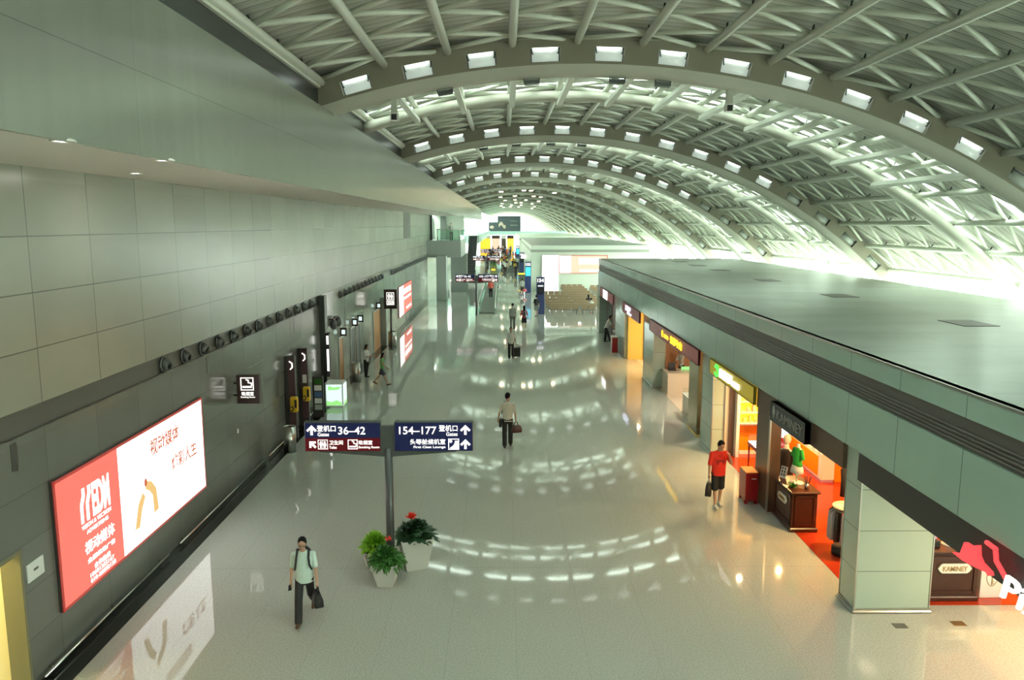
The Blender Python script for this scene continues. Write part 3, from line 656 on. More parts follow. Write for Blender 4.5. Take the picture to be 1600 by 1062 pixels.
# slate sign with silver letters
t, h = sign_board('slate plaque with silver capital letters over the brown lintel', 16.05, 18.2, 2.66, 3.12, 'sign_slate', 'frame_dark', SX, 0.12)
solid_text('lettering', 'KAMINEY', (-0.125, 0.62, 0.13), (0, -1, 0), (0, 0, 1), 0.22, 1.58, 'letter_silver', t, 0.015, 0.0)
mb = MB(); mb.ell((-0.13, 0.83, 0.26), 0.01, 0.09, 0.10, 'letter_silver'); mb.ell((-0.135, 0.83, 0.36), 0.012, 0.05, 0.04, 'letter_silver'); mb.box(-0.137, -0.125, 0.81, 0.85, 0.10, 0.2, 'letter_silver'); mb.build('crest', t)
# red sign
t, h = sign_board('long dull red shop sign with yellow glowing characters', 25.5, 34.3, 2.64, 3.15, 'sign_red_dull')
solid_text('lettering', '灯影牛肉', (-0.07, -0.05, 0.10), (0, -1, 0), (0, 0, 1), 0.30, 1.95, 'letter_yellow', t, 0.03, 0.03)
solid_text('lettering', '大巴山', (-0.07, 1.15, 0.15), (0, -1, 0), (0, 0, 1), 0.16, 0.8, 'letter_yellow', t, 0.03, 0.02)
mb = MB(); mb.ell((-0.08, 1.5, 0.26), 0.03, 0.14, 0.15, 'letter_yellow'); mb.build('logo', t)
t, h = sign_board('maroon shop sign with blue-white letters over the yellow shelves', 36.95, 42.25, 2.60, 3.15, 'sign_maroon')
solid_text('lettering', '国旅特产', (-0.07, 1.5, 0.2), (0, -1, 0), (0, 0, 1), 0.28, 1.6, 'letter_blue', t, 0.03, 0.04)
solid_text('lettering', 'SPECIALTY', (-0.07, 0.9, 0.06), (0, -1, 0), (0, 0, 1), 0.11, 1.3, 'letter_blue', t, 0.03, 0.03)
t, h = sign_board('far red shop sign with a white lit box in the middle', 46.05, 52.5, 2.55, 3.15, 'sign_red_dull')
mb = MB(); mb.box(-0.09, -0.06, -0.6, 1.3, 0.04, 0.56, 'screen_white'); mb.build('light_box', t)
solid_text('lettering', '书刊', (-0.095, 1.0, 0.12), (0, -1, 0), (0, 0, 1), 0.34, 1.2, 'letter_blue', t, 0.01, 0.02)

# ---- furniture of the clothing shop
def wood_counter(label, loc, rz, w, d, h, plaque_dx=0.0, pl_w=0.6):
    t = thing('shop_counter', label, 'counter', loc, rz)
    mb = MB(); mb.box(-w / 2 + 0.04, w / 2 - 0.04, -d / 2 + 0.04, d / 2 - 0.04, 0.1, h - 0.05, 'wood_dark'); mb.build('body', t)
    mb = MB(); mb.box(-w / 2, w / 2, -d / 2, d / 2, 0, 0.1, 'wood_dark', 0.02); mb.build('plinth', t)
    mb = MB(); mb.box(-w / 2 - 0.02, w / 2 + 0.02, -d / 2 - 0.02, d / 2 + 0.02, h - 0.05, h, 'wood_dark', 0.015); mb.build('top', t)
    mb = MB()      # raised mouldings
    for yy, a, b in ((-d / 2 + 0.03, -w / 2 + 0.1, w / 2 - 0.1),):
        for z in (0.18, h - 0.14): mb.box(a, b, yy - 0.015, yy + 0.02, z, z + 0.03, 'wood_dark')
        for x in (a, b - 0.03): mb.box(x, x + 0.03, yy - 0.015, yy + 0.02, 0.18, h - 0.11, 'wood_dark')
    mb.build('moulding', t)
    for s in (1, -1):
        mb = MB(); xx = s * (w / 2 - 0.03); x0, x1 = sorted((xx, xx + s * 0.018))
        for z in (0.18, h - 0.14): mb.box(x0, x1, -d / 2 + 0.1, d / 2 - 0.1, z, z + 0.03, 'wood_dark')
        for y in (-d / 2 + 0.1, d / 2 - 0.13): mb.box(x0, x1, y, y + 0.03, 0.18, h - 0.11, 'wood_dark')
        mb.build('side_moulding', t)
    mb = MB(); hw = pl_w / 2; poly = [(-hw, 0), (-hw + .05, .07), (-hw + .09, .095), (hw - .09, .095), (hw - .05, .07), (hw, 0), (hw - .05, -.07), (hw - .09, -.095), (-hw + .09, -.095), (-hw + .05, -.07)]
    mb.prism(poly, (plaque_dx, -d / 2 + 0.03, h * 0.66), (1, 0, 0), (0, 0, 1), (0, -1, 0), 0.03, 'white_matte'); p = mb.build('name_plaque', t)
    solid_text('lettering', 'KAMINEY', (plaque_dx - hw * 0.72, -d / 2 - 0.003, h * 0.66 - 0.05), (1, 0, 0), (0, 0, 1), 0.10, hw * 1.44, 'letter_gold', p, 0.006, 0.01)
    return t
ct = wood_counter('dark mahogany counter with mannequin on it at the orange shop entrance', (7.15, 18.35, 0.008), R(-90), 1.25, 0.68, 1.0)
wood_counter('dark mahogany counter with white name plaque beside the large green pillar', (8.68, 14.55, 0.008), 0, 1.16, 0.6, 1.03, 0.06, 0.66)
def mannequin(label, loc, rz, top, skirt, sc, head, base_h=0.0, legs=False):
    t = thing('mannequin', label, 'mannequin', loc, rz)
    mb = MB(); mb.lathe([(0.002, 0), (0.20 * sc, 0), (0.20 * sc, 0.015), (0.03, 0.03), (0.002, 0.03)], (0, 0, 0), 'white_gloss', 20); mb.cyl((0, 0, 0.02), (0, 0, 0.36 * sc), 0.018 * sc + .004, mt='steel'); mb.build('stand', t)
    S = lambda z: (0, 0, z * sc)
    mb = MB(); mb.loft([(S(0.22), 0.05 * sc, 0.05 * sc), (S(0.3), 0.12 * sc, 0.09 * sc), (S(0.42), 0.175 * sc, 0.12 * sc), (S(0.62), 0.13 * sc, 0.09 * sc), (S(0.85), 0.17 * sc, 0.11 * sc), (S(0.98), 0.15 * sc, 0.08 * sc), (S(1.03), 0.05 * sc, 0.05 * sc), (S(1.12), 0.042 * sc, 0.045 * sc)], 'white_gloss'); mb.build('torso', t)
    mb = MB(); mb.loft([(S(0.50), 0.17 * sc, 0.12 * sc), (S(0.62), 0.145 * sc, 0.105 * sc), (S(0.85), 0.185 * sc, 0.125 * sc), (S(0.97), 0.165 * sc, 0.095 * sc), (S(1.02), 0.07 * sc, 0.065 * sc)], top)
    for s in (-1, 1): mb.caps((s * 0.16 * sc, 0, 0.94 * sc), (s * 0.23 * sc, 0.0, 0.76 * sc), 0.06 * sc, 0.055 * sc, top)
    mb.build('garment_top', t)
    mb = MB(); mb.loft([(S(0.30), 0.215 * sc, 0.165 * sc), (S(0.42), 0.19 * sc, 0.14 * sc), (S(0.53), 0.16 * sc, 0.115 * sc)], skirt); mb.build('skirt', t)
    if head:
        mb = MB(); mb.ell(S(1.22), 0.075 * sc, 0.095 * sc, 0.115 * sc, 'white_gloss'); mb.build('head', t)
    return t
mannequin('short mannequin in a green top and white skirt standing on the mahogany counter', (7.18, 18.42, 1.008), R(-75), 'green_cloth', 'white_shirt', 0.88, False)
mannequin('mannequin in black polo with white head behind the mahogany counter', (7.62, 20.35, 0.008), R(-60), 'black_cloth', 'black_cloth', 1.28, True)
t = thing('brochure_holder', 'clear leaflet holder with a printed card on the mahogany counter', 'holder', (7.0, 18.83, 1.008), R(-60))
mb = MB(); mb.box(-0.1, 0.1, -0.04, 0.04, 0, 0.012, 'plastic_white'); mb.build('foot', t)
mb = MB(); mb.prism([(-0.095, 0), (0.095, 0), (0.095, 0.28), (-0.095, 0.28)], (0, -0.03, 0.01), (1, 0, 0), (0, 0.25, 0.97), (0, 0.97, -0.25), 0.008, 'white_matte')
for i in range(2):
    for j in range(3): mb.prism([(-0.07 + .08 * i, 0.04 + .08 * j), (-0.02 + .08 * i, .04 + .08 * j), (-0.02 + .08 * i, 0.10 + .08 * j), (-0.07 + .08 * i, 0.10 + .08 * j)], (0, -0.032, 0.01), (1, 0, 0), (0, 0.25, 0.97), (0, -0.97, 0.25), 0.002, 'band_grey')
mb.build('card', t)
def tuft(name, label, cat, loc, mt, n, rad, hgt, w, group=None, pot=None, seed=3):
    rg = random.Random(seed); t = thing(name, label, cat, loc, 0, group); mb = MB()
    for i in range(n):
        a = rg.uniform(0, 2 * math.pi); r = rg.uniform(0.35, 1) * rad; hh = hgt * rg.uniform(0.3, 1.0)
        b = (0.25 * r * math.cos(a), 0.25 * r * math.sin(a), 0.0); mb.leaf(b, (r * math.cos(a), r * math.sin(a), hh), w, (0, 0, 1), mt, 4, rg.uniform(0, 0.3) * hgt)
    mb.build('leaves', t); return t
tuft('table_plant', 'low green plant lying on the mahogany counter', 'plant', (6.97, 18.12, 1.008), 'leaf_green', 60, 0.15, 0.12, 0.05, seed=5)
t = thing('pen_pot', 'steel pot holding wooden hangers on the mahogany counter', 'pot', (7.25, 17.95, 1.008))
mb = MB(); mb.lathe([(0.002, 0), (0.05, 0), (0.055, 0.15), (0.05, 0.15), (0.045, 0.01), (0.002, 0.01)], (0, 0, 0), 'steel', 16); mb.build('cup', t)
for i, (dx, dy) in enumerate(((0.10, 0.02), (0.06, -0.05), (-0.04, 0.03), (0.02, 0.06))):
    mb = MB(); mb.caps((dx * .2, dy * .2, 0.03), (dx, dy, 0.30), 0.012, 0.016, 'bag_brown', 8); mb.build('hanger', t)
# display bench with shoes
t = thing('display_bench', 'long white and orange display bench carrying shoes inside the orange shop', 'bench', (9.2, 22.6, 0.008))
mb = MB(); mb.box(-0.2, 0.2, -1.25, 1.5, 0.06, 0.85, 'white_gloss', 0.02); mb.build('body', t)
mb = MB(); mb.box(-0.215, -0.2, -1.05, 1.4, 0.16, 0.72, 'wall_orange'); mb.build('front_panel', t)
mb = MB(); mb.box(-0.18, 0.18, -1.22, 1.45, 0, 0.06, 'lilac_cloth'); mb.build('plinth', t)
def shoe_mesh(mt):
    mb = MB(); mb.box(-0.045, 0.045, -0.13, 0.13, 0, 0.025, 'shoe_white', 0.01)
    mb.loft([((0, -0.12, 0.02), 0.04, 0.02), ((0, -0.09, 0.07), 0.045, 0.06), ((0, 0.0, 0.055), 0.045, 0.04), ((0, 0.09, 0.035), 0.04, 0.02), ((0, 0.125, 0.03), 0.02, 0.012)], mt, 10); return mb.mesh('display_shoe')
sm = [shoe_mesh(m_) for m_ in ('bag_black', 'white_matte', 'bag_brown')]
for i in range(11):
    o = link('display_shoe', sm[(i * 2) % 3], None, (9.08 + 0.2 * (i % 2), 21.5 + 0.24 * i, 0.859), (0, 0, R(70 + 25 * (i % 3))))
    tag(o, 'small shoe standing on the white and orange display bench', 'shoe', 'shoes on the display bench')
for i, (c, y) in enumerate((('cream', 21.95), ('beige_cloth', 22.6))):
    mb = MB(); mb.lathe([(0.002, 0.16), (0.06, 0.15), (0.09, 0.06), (0.10, 0.03), (0.16, 0.02), (0.16, 0.012), (0.1, 0.0), (0.002, 0.0)], (0, 0, 0), c, 18)
    o = mb.build('straw_hat', None, (9.3, y + 0.06, 0.95 + 0.004)); o.location.z = 0.859 + 0.0; o.location.x = 9.3
    tag(o, ('pale hat at the near end' if i == 0 else 'tan hat further back') + ' of the shoe display bench', 'hat')
    o.location.x = 9.33; o.location.y = 21.38 if i == 0 else 24.02
# round clothes rack
t = thing('round_clothes_rack', 'round rack hung with blue-grey shirts by the green pillar', 'rack', (7.62, 16.5, 0.008))
mb = MB(); mb.lathe([(0.002, 1.08), (0.33, 1.08), (0.34, 1.10), (0.33, 1.12), (0.002, 1.12)], (0, 0, 0), 'cream', 24); mb.build('round_top', t)
mb = MB(); mb.lathe([(0.30, 1.02), (0.315, 1.035), (0.30, 1.05), (0.285, 1.035), (0.30, 1.02)], (0, 0, 0), 'steel', 24); mb.cyl((0, 0, 0.02), (0, 0, 1.08), 0.03, mt='steel'); mb.build('pole', t)
mb = MB(); mb.lathe([(0.002, 0), (0.3, 0), (0.3, 0.15), (0.05, 0.18), (0.002, 0.18)], (0, 0, 0), 'bag_black', 20); mb.build('base', t)
for i in range(16):
    a = 2 * math.pi * i / 16 + 0.1; c, s = math.cos(a), math.sin(a)
    mb = MB(); mb.loft([((c * .32, s * .32, 0.36), 0.055, 0.10), ((c * .33, s * .33, 0.65), 0.045, 0.09), ((c * .33, s * .33, 0.95), 0.03, 0.08), ((c * .31, s * .31, 1.02), 0.015, 0.03)], 'shirt_grey_blue' if i % 3 else 'black_cloth', 10, (-s, c, 0))
    o = mb.build('hanging_shirt', None, (7.62, 16.5, 0.008)); tag(o, 'shirt hanging from the round rack by the green pillar', 'shirt', 'shirts on the round rack')
t = thing('clothes_stand', 'upright stand with a dark jacket near the orange partition', 'stand', (8.35, 18.15, 0.008))
mb = MB(); mb.lathe([(0.002, 0), (0.18, 0), (0.18, 0.02), (0.002, 0.02)], (0, 0, 0), 'white_gloss', 16); mb.cyl((0, 0, 0.02), (0, 0, 1.6), 0.015, mt='steel'); mb.build('pole', t)
mb = MB(); mb.loft([((0, 0, 0.75), 0.2, 0.1), ((0, 0, 1.1), 0.19, 0.1), ((0, 0, 1.42), 0.22, 0.09), ((0, 0, 1.52), 0.06, 0.05)], 'black_cloth'); mb.build('jacket', t)
# red table with glass case and red pedestal
t = thing('display_table', 'dark red table with a lit white glass case under the olive sign', 'table', (7.66, 22.0, 0.008))
mb = MB(); mb.box(-0.42, 0.3, -0.8, 0.5, 0.8, 0.9, 'wood_red'); mb.build('tabletop', t)
for x in (-0.38, 0.26):
    for y in (-0.76, 0.46):
        mb = MB(); mb.cyl((x, y, 0), (x, y, 0.82), 0.015, 0.03, 'wood_red', 8); mb.build('leg', t)
mb = MB(); mb.box(-0.4, 0.28, -0.78, 0.48, 0.9, 0.92, 'screen_white'); mb.box(-0.4, 0.28, -0.78, 0.48, 0.92, 1.12, 'glass_clear'); mb.build('glass_case', t)
mb = MB(); mb.box(-0.25, 0.25, -0.25, 0.25, 0, 1.0, 'wood_red'); t = thing('red_pedestal', 'tall red pedestal behind the dark brown pillar', 'pedestal', (8.25, 22.75, 0.008)); mb.build('body', t)
mb = MB(); mb.box(-0.22, 0.22, -0.22, 0.22, 1.0, 1.55, 'screen_white'); mb.build('lit_case', t)
# red cabinet at the brown pillar
t = thing('red_cabinet', 'small red cabinet standing in front of the brown pillar', 'cabinet', (6.5, 19.95, 0))
mb = MB(); mb.box(-0.17, 0.17, -0.28, 0.28, 0.09, 0.84, 'wood_red', 0.01); mb.build('body', t)
mb = MB(); mb.box(-0.16, 0.16, -0.27, 0.27, 0.84, 0.855, 'wall_orange'); mb.build('top', t)
mb = MB(); mb.box(-0.02, 0.1, -0.295, -0.28, 0.68, 0.70, 'white_gloss'); mb.build('handle', t)
for x in (-0.13, 0.13):
    for y in (-0.24, 0.24):
        mb = MB(); mb.box(x - 0.035, x + 0.035, y - 0.035, y + 0.035, 0, 0.09, 'wood_red'); mb.build('foot', t)
# glowing wall shelves
def shelves(label, x0, x1, y, zs, goods, seed, group):
    rg = random.Random(seed); t = thing('wall_shelves', label, 'shelves', ((x0 + x1) / 2, y, 0.01)); w = (x1 - x0) / 2
    mb = MB(); mb.box(-w, w, 0.0, 0.03, zs[0] - 0.02, zs[-1] + 0.35, 'shelf_glow'); mb.build('lit_back', t)
    mb = MB()
    for s in (-1, 1): mb.box(s * w - 0.05, s * w + 0.05, -0.32, 0.04, 0, zs[-1] + 0.4, goods[0])
    mb.build('side_frame', t)
    for z in zs:
        mb = MB(); mb.box(-w, w, -0.3, 0.0, z - 0.03, z, 'white_gloss'); mb.build('shelf', t)
    for z in zs:
        x = -w + 0.12
        while x < w - 0.1:
            ww = rg.uniform(0.06, 0.12); hh = rg.uniform(0.10, 0.22); mb = MB()
            if rg.random() < 0.5: mb.box(-ww / 2, ww / 2, -0.06, 0.06, 0, hh, rg.choice(goods[1:]), 0.01)
            else: mb.lathe([(0.002, 0), (ww / 2, 0), (ww / 2, hh * .7), (ww / 5, hh * .85), (ww / 5, hh), (0.002, hh)], (0, 0, 0), rg.choice(goods[1:]), 12)
            o = mb.build('shelf_goods', None, ((x0 + x1) / 2 + x, y - 0.15, 0.01 + z)); tag(o, 'small packet or jar on the ' + group, 'goods', 'goods on the ' + group)
            x += ww + rg.uniform(0.05, 0.14)
    return t
shelves('yellow back-lit shelves in a white frame inside the orange shop', 7.34, 8.5, 24.12, (1.1, 1.45, 1.8, 2.15, 2.5), ('white_gloss', 'cream_yellow', 'shelf_glow', 'beige_cloth'), 1, 'yellow lit shelves of the orange shop')
shelves('yellow back-lit shelves of the shop with maroon sign', 7.85, 10.2, 42.1, (0.4, 0.85, 1.3, 1.75, 2.2), ('brown_metal', 'cream_yellow', 'beige_cloth', 'red_tee'), 2, 'yellow lit shelves under the maroon sign')
# food shop counters
def plain_counter(name, label, loc, w, d, h, mt, top):
    t = thing(name, label, 'counter', loc); mb = MB(); mb.box(-w / 2, w / 2, -d / 2, d / 2, 0.0, h - 0.04, mt); mb.build('body', t)
    mb = MB(); mb.box(-w / 2 - .02, w / 2 + .02, -d / 2 - .02, d / 2 + .02, h - 0.04, h, top); mb.build('top', t); return t
plain_counter('service_counter', 'pale peach service counter with a till and an assistant', (7.75, 33.5, 0.008), 1.45, 1.2, 0.95, 'cream', 'cream')
t = plain_counter('display_counter', 'long low food display counter beside the bronze pillar', (7.3, 28.8, 0.008), 0.6, 2.3, 0.75, 'cream', 'white_gloss')
mb = MB(); mb.box(-0.3, 0.3, -1.15, 1.15, 0.76, 0.95, 'glass_clear'); mb.build('glass_guard', t)
plain_counter('display_counter', 'short food display counter between the bronze and green pillars', (7.4, 26.05, 0.008), 0.6, 0.7, 0.85, 'cream', 'white_gloss')
rg = random.Random(11)
for (x, y0, y1, z, lb) in ((7.3, 27.8, 29.8, 0.758 + 0.01, 'long food counter'), (7.28, 25.8, 26.25, 0.868, 'short food counter'), (7.48, 25.82, 26.28, 0.868, 'short food counter')):
    y = y0
    while y < y1:
        mb = MB(); c = rg.choice(['bag_brown', 'white_matte', 'green_cloth', 'red_tee', 'cream_yellow', 'bag_black']); w = rg.uniform(0.08, 0.14); mb.box(-w, w, -w * .6, w * .6, 0, rg.uniform(0.06, 0.2), c, 0.02)
        o = mb.build('food_packet', None, (x - 0.12 + 0.24 * rg.random(), y, z)); tag(o, 'coloured food packet lying on the ' + lb, 'packet', 'packets on the ' + lb); y += w * 1.2 + 0.05
t = thing('till', 'black till with a lit green display on the peach counter', 'till', (7.35, 33.65, 0.958))
mb = MB(); mb.box(-0.16, 0.16, -0.15, 0.15, 0, 0.1, 'bag_black', 0.02); mb.build('body', t)
mb = MB(); mb.prism([(-0.15, 0), (0.15, 0), (0.15, 0.24), (-0.15, 0.24)], (0, 0.0, 0.1), (1, 0, 0), (0, 0.2, 0.98), (0, 0.98, -0.2), 0.04, 'bag_black'); mb.build('screen', t)
mb = MB(); mb.box(8.3 - 0.5, 8.3 + 0.5, -0.02, 0.0, 2.1, 2.5, 'red_tee'); o = mb.build('red_poster', None, (0, 36.75, 0)); tag(o, 'red poster high on the peach partition', 'poster')
mb = MB(); mb.box(-0.22, 0.22, -0.02, 0, 0, 0.14, 'screen_green'); o = mb.build('menu_display', None, (8.0, 33.75, 0.96)); tag(o, 'lit green and white menu display on the peach counter', 'display')
# far white shop: magazine rack, red stand, hand table
t = thing('magazine_rack', 'white magazine rack with grey covers at the far shop', 'rack', (7.4, 48.2, 0.008), 0)
mb = MB(); mb.box(0.0, 0.08, -1.6, 1.4, 0, 2.5, 'plastic_white'); mb.build('back_board', t)
for z in (0.5, 0.95, 1.4, 1.85, 2.3):
    mb = MB(); mb.box(-0.12, 0.0, -1.6, 1.4, z - 0.45, z - 0.42, 'plastic_white'); mb.build('ledge', t)
for r_ in range(5):
    for i in range(9):
        mb = MB(); mb.box(-0.05, -0.01, -0.13, 0.13, 0, 0.34, rg.choice(['grey_shirt', 'band_grey', 'white_matte', 'blue_cloth', 'red_tee' if r_ == 0 else 'grey_shirt']))
        o = mb.build('magazine', None, (7.4 - 0.03, 46.85 + 0.32 * i, 0.008 + 0.08 + 0.45 * r_)); tag(o, 'magazine standing on the white rack of the far shop', 'magazine', 'magazines on the white rack')
t = thing('red_stand', 'slim red stand with white top beside the bowing man', 'stand', (6.34, 44.5, 0))
mb = MB(); mb.box(-0.16, 0.16, -0.35, 0.35, 0, 0.88, 'wood_red', 0.01); mb.build('body', t); mb = MB(); mb.box(-0.17, 0.17, -0.36, 0.36, 0.88, 0.92, 'white_gloss'); mb.build('top', t)
t = thing('low_display_table', 'low grey display table the man leans over', 'table', (6.98, 47.5, 0))
mb = MB(); mb.box(-0.25, 0.25, -0.9, 0.6, 0.72, 0.78, 'white_gloss'); mb.build('tabletop', t)
for x in (-0.2, 0.2):
    for y in (-0.85, 0.55): mb = MB(); mb.box(x - .02, x + .02, y - .02, y + .02, 0, 0.72, 'steel'); mb.build('leg', t)
# white carton with gold crest and lamps on the near counter
t = thing('white_carton', 'white box with a gold crest beside the plaque counter', 'box', (9.58, 14.62, 0.008))
mb = MB(); mb.box(-0.22, 0.22, -0.22, 0.22, 0, 0.74, 'plastic_white', 0.008); mb.build('body', t)
mb = MB(); y = -0.226
mb.tube([(0.11 * math.sin(a) * (1 + .25 * math.cos(a)), y, 0.40 + 0.15 * math.cos(a)) for a in [2 * math.pi * i / 18 for i in range(19)]], 0.006, 'letter_gold', 5)
mb.tube([(0, y, 0.28), (0, y, 0.5)], 0.009, 'letter_gold', 5); mb.tube([(0, y, 0.30), (0.04, y, 0.30)], 0.008, 'letter_gold', 5); mb.tube([(0, y, 0.34), (0.035, y, 0.34)], 0.008, 'letter_gold', 5)
mb.ell((0, y, 0.5), 0.06, 0.006, 0.035, 'letter_gold'); mb.build('crest', t)
mb = MB(); mb.lathe([(0.002, 0.06), (0.08, 0.05), (0.10, 0.015), (0.10, 0.0), (0.002, 0)], (0, 0, 0), 'bag_black', 16); o = mb.build('black_cap', None, (9.55, 14.6, 0.748)); tag(o, 'black cap lying on the white crested box', 'cap')
for i, (x, y) in enumerate(((8.78, 14.60), (9.05, 14.75))):
    t = thing('display_stand', ('white round-footed display stand nearer the green pillar' if i == 0 else 'white round-footed display stand at the far end of the plaque counter'), 'stand', (x, y, 1.038))
    mb = MB(); mb.lathe([(0.002, 0.0), (0.14, 0.0), (0.14, 0.02), (0.05, 0.06), (0.02, 0.09), (0.002, 0.09)], (0, 0, 0), 'white_gloss', 20); mb.build('foot', t)
    mb = MB(); mb.cyl((0, 0, 0.08), (0, 0, 0.62), 0.028, mt='white_gloss'); mb.build('pole', t)
t = thing('display_box', 'black box with folded lilac cloth on the plaque counter', 'box', (8.40, 14.56, 1.038))
mb = MB(); mb.box(-0.13, 0.13, -0.12, 0.12, 0, 0.13, 'bag_black', 0.01); mb.build('box', t); mb = MB(); mb.ell((0, 0, 0.17), 0.11, 0.09, 0.06, 'lilac_cloth'); mb.build('cloth', t)
t = thing('hanging_garment', 'dark garment with a green label on a rail behind the plaque counter', 'garment', (8.45, 15.3, 0.008))
mb = MB(); mb.cyl((0, 0, 0), (0, 0, 1.75), 0.02, mt='steel'); mb.lathe([(0.002, 0), (0.15, 0), (0.15, 0.02), (0.002, 0.02)], (0, 0, 0), 'steel'); mb.build('stand', t)
mb = MB(); mb.loft([((0, 0, 0.9), 0.22, 0.09), ((0, 0, 1.3), 0.2, 0.09), ((0, 0, 1.6), 0.22, 0.08), ((0, 0, 1.7), 0.06, 0.05)], 'black_cloth'); mb.build('jacket', t)
mb = MB(); mb.box(-0.10, 0.04, -0.105, -0.095, 1.28, 1.48, 'leaf_lime'); mb.build('label', t)
# floor boxes near the corner
for x, y, lb in ((7.26, 13.35, 'small grey floor box in front of the large green pillar'), (8.38, 13.42, 'small bronze floor box in front of the plaque counter')):
    mb = MB(); mb.box(-0.12, 0.12, -0.09, 0.09, 0, 0.006, 'bronze' if x > 8 else 'band_grey', 0.002); o = mb.build('floor_box', None, (x, y, 0.0)); tag(o, lb, 'floor box')

# ------------------------------------------------------------ direction signs in the hall
UPV, RT, NY = (0, 0, 1), (1, 0, 0), (0, -1, 0)
ARROW = [(-.04, 0), (.04, 0), (.04, .19), (.12, .11), (.17, .16), (0, .33), (-.17, .16), (-.12, .11), (-.04, .19)]
def arrow(mb, x, y, z, sc=1.0, rot=0, mt='letter_white'):
    c, s = math.cos(rot), math.sin(rot)
    pts = [(((px) * c - (pz - .165) * s) * sc, ((px) * s + (pz - .165) * c) * sc) for px, pz in ARROW]
    mb.prism(pts, (x, y, z), RT, UPV, NY, 0.012, mt)
def ring_box(mb, x0, x1, z0, z1, y, w, mt):
    for a, b, c, d in ((x0, x1, z0, z0 + w), (x0, x1, z1 - w, z1), (x0, x0 + w, z0, z1), (x1 - w, x1, z0, z1)): mb.box(a, b, y - 0.012, y, c, d, mt)
def person_icon(mb, x, y, z, h, mt='letter_white', skirt=False):
    mb.cyl((x, y, z + h * .88), (x, y - .012, z + h * .88), h * .11, mt=mt, seg=10)
    q = [(-.2, .74), (.2, .74), (.2, .40), (.1, .40), (.1, 0), (-.1, 0), (-.1, .40), (-.2, .40)] if not skirt else [(-.12, .74), (.12, .74), (.25, .32), (.1, .32), (.1, 0), (-.1, 0), (-.1, .32), (-.25, .32)]
    mb.prism([(a * h, b * h) for a, b in q], (x, y, z), RT, UPV, NY, 0.012, mt)
def toilet_icon(mb, x, y, z, h):
    ring_box(mb, x, x + h, z, z + h, y, h * .06, 'letter_white'); person_icon(mb, x + h * .3, y, z + h * .14, h * .72); person_icon(mb, x + h * .7, y, z + h * .14, h * .72, skirt=True); mb.box(x + h * .485, x + h * .515, y - .012, y, z + h * .1, z + h * .9, 'letter_white')
def smoke_icon(mb, x, y, z, h):
    ring_box(mb, x, x + h, z, z + h, y, h * .07, 'letter_white'); mb.box(x + h * .14, x + h * .84, y - .012, y, z + h * .2, z + h * .34, 'letter_white')
    mb.tube([(x + h * .84, y - .004, z + h * .38), (x + h * .84, y - .004, z + h * .55), (x + h * .6, y - .004, z + h * .6), (x + h * .6, y - .004, z + h * .78), (x + h * .45, y - .004, z + h * .82)], h * .055, 'letter_white', 5)
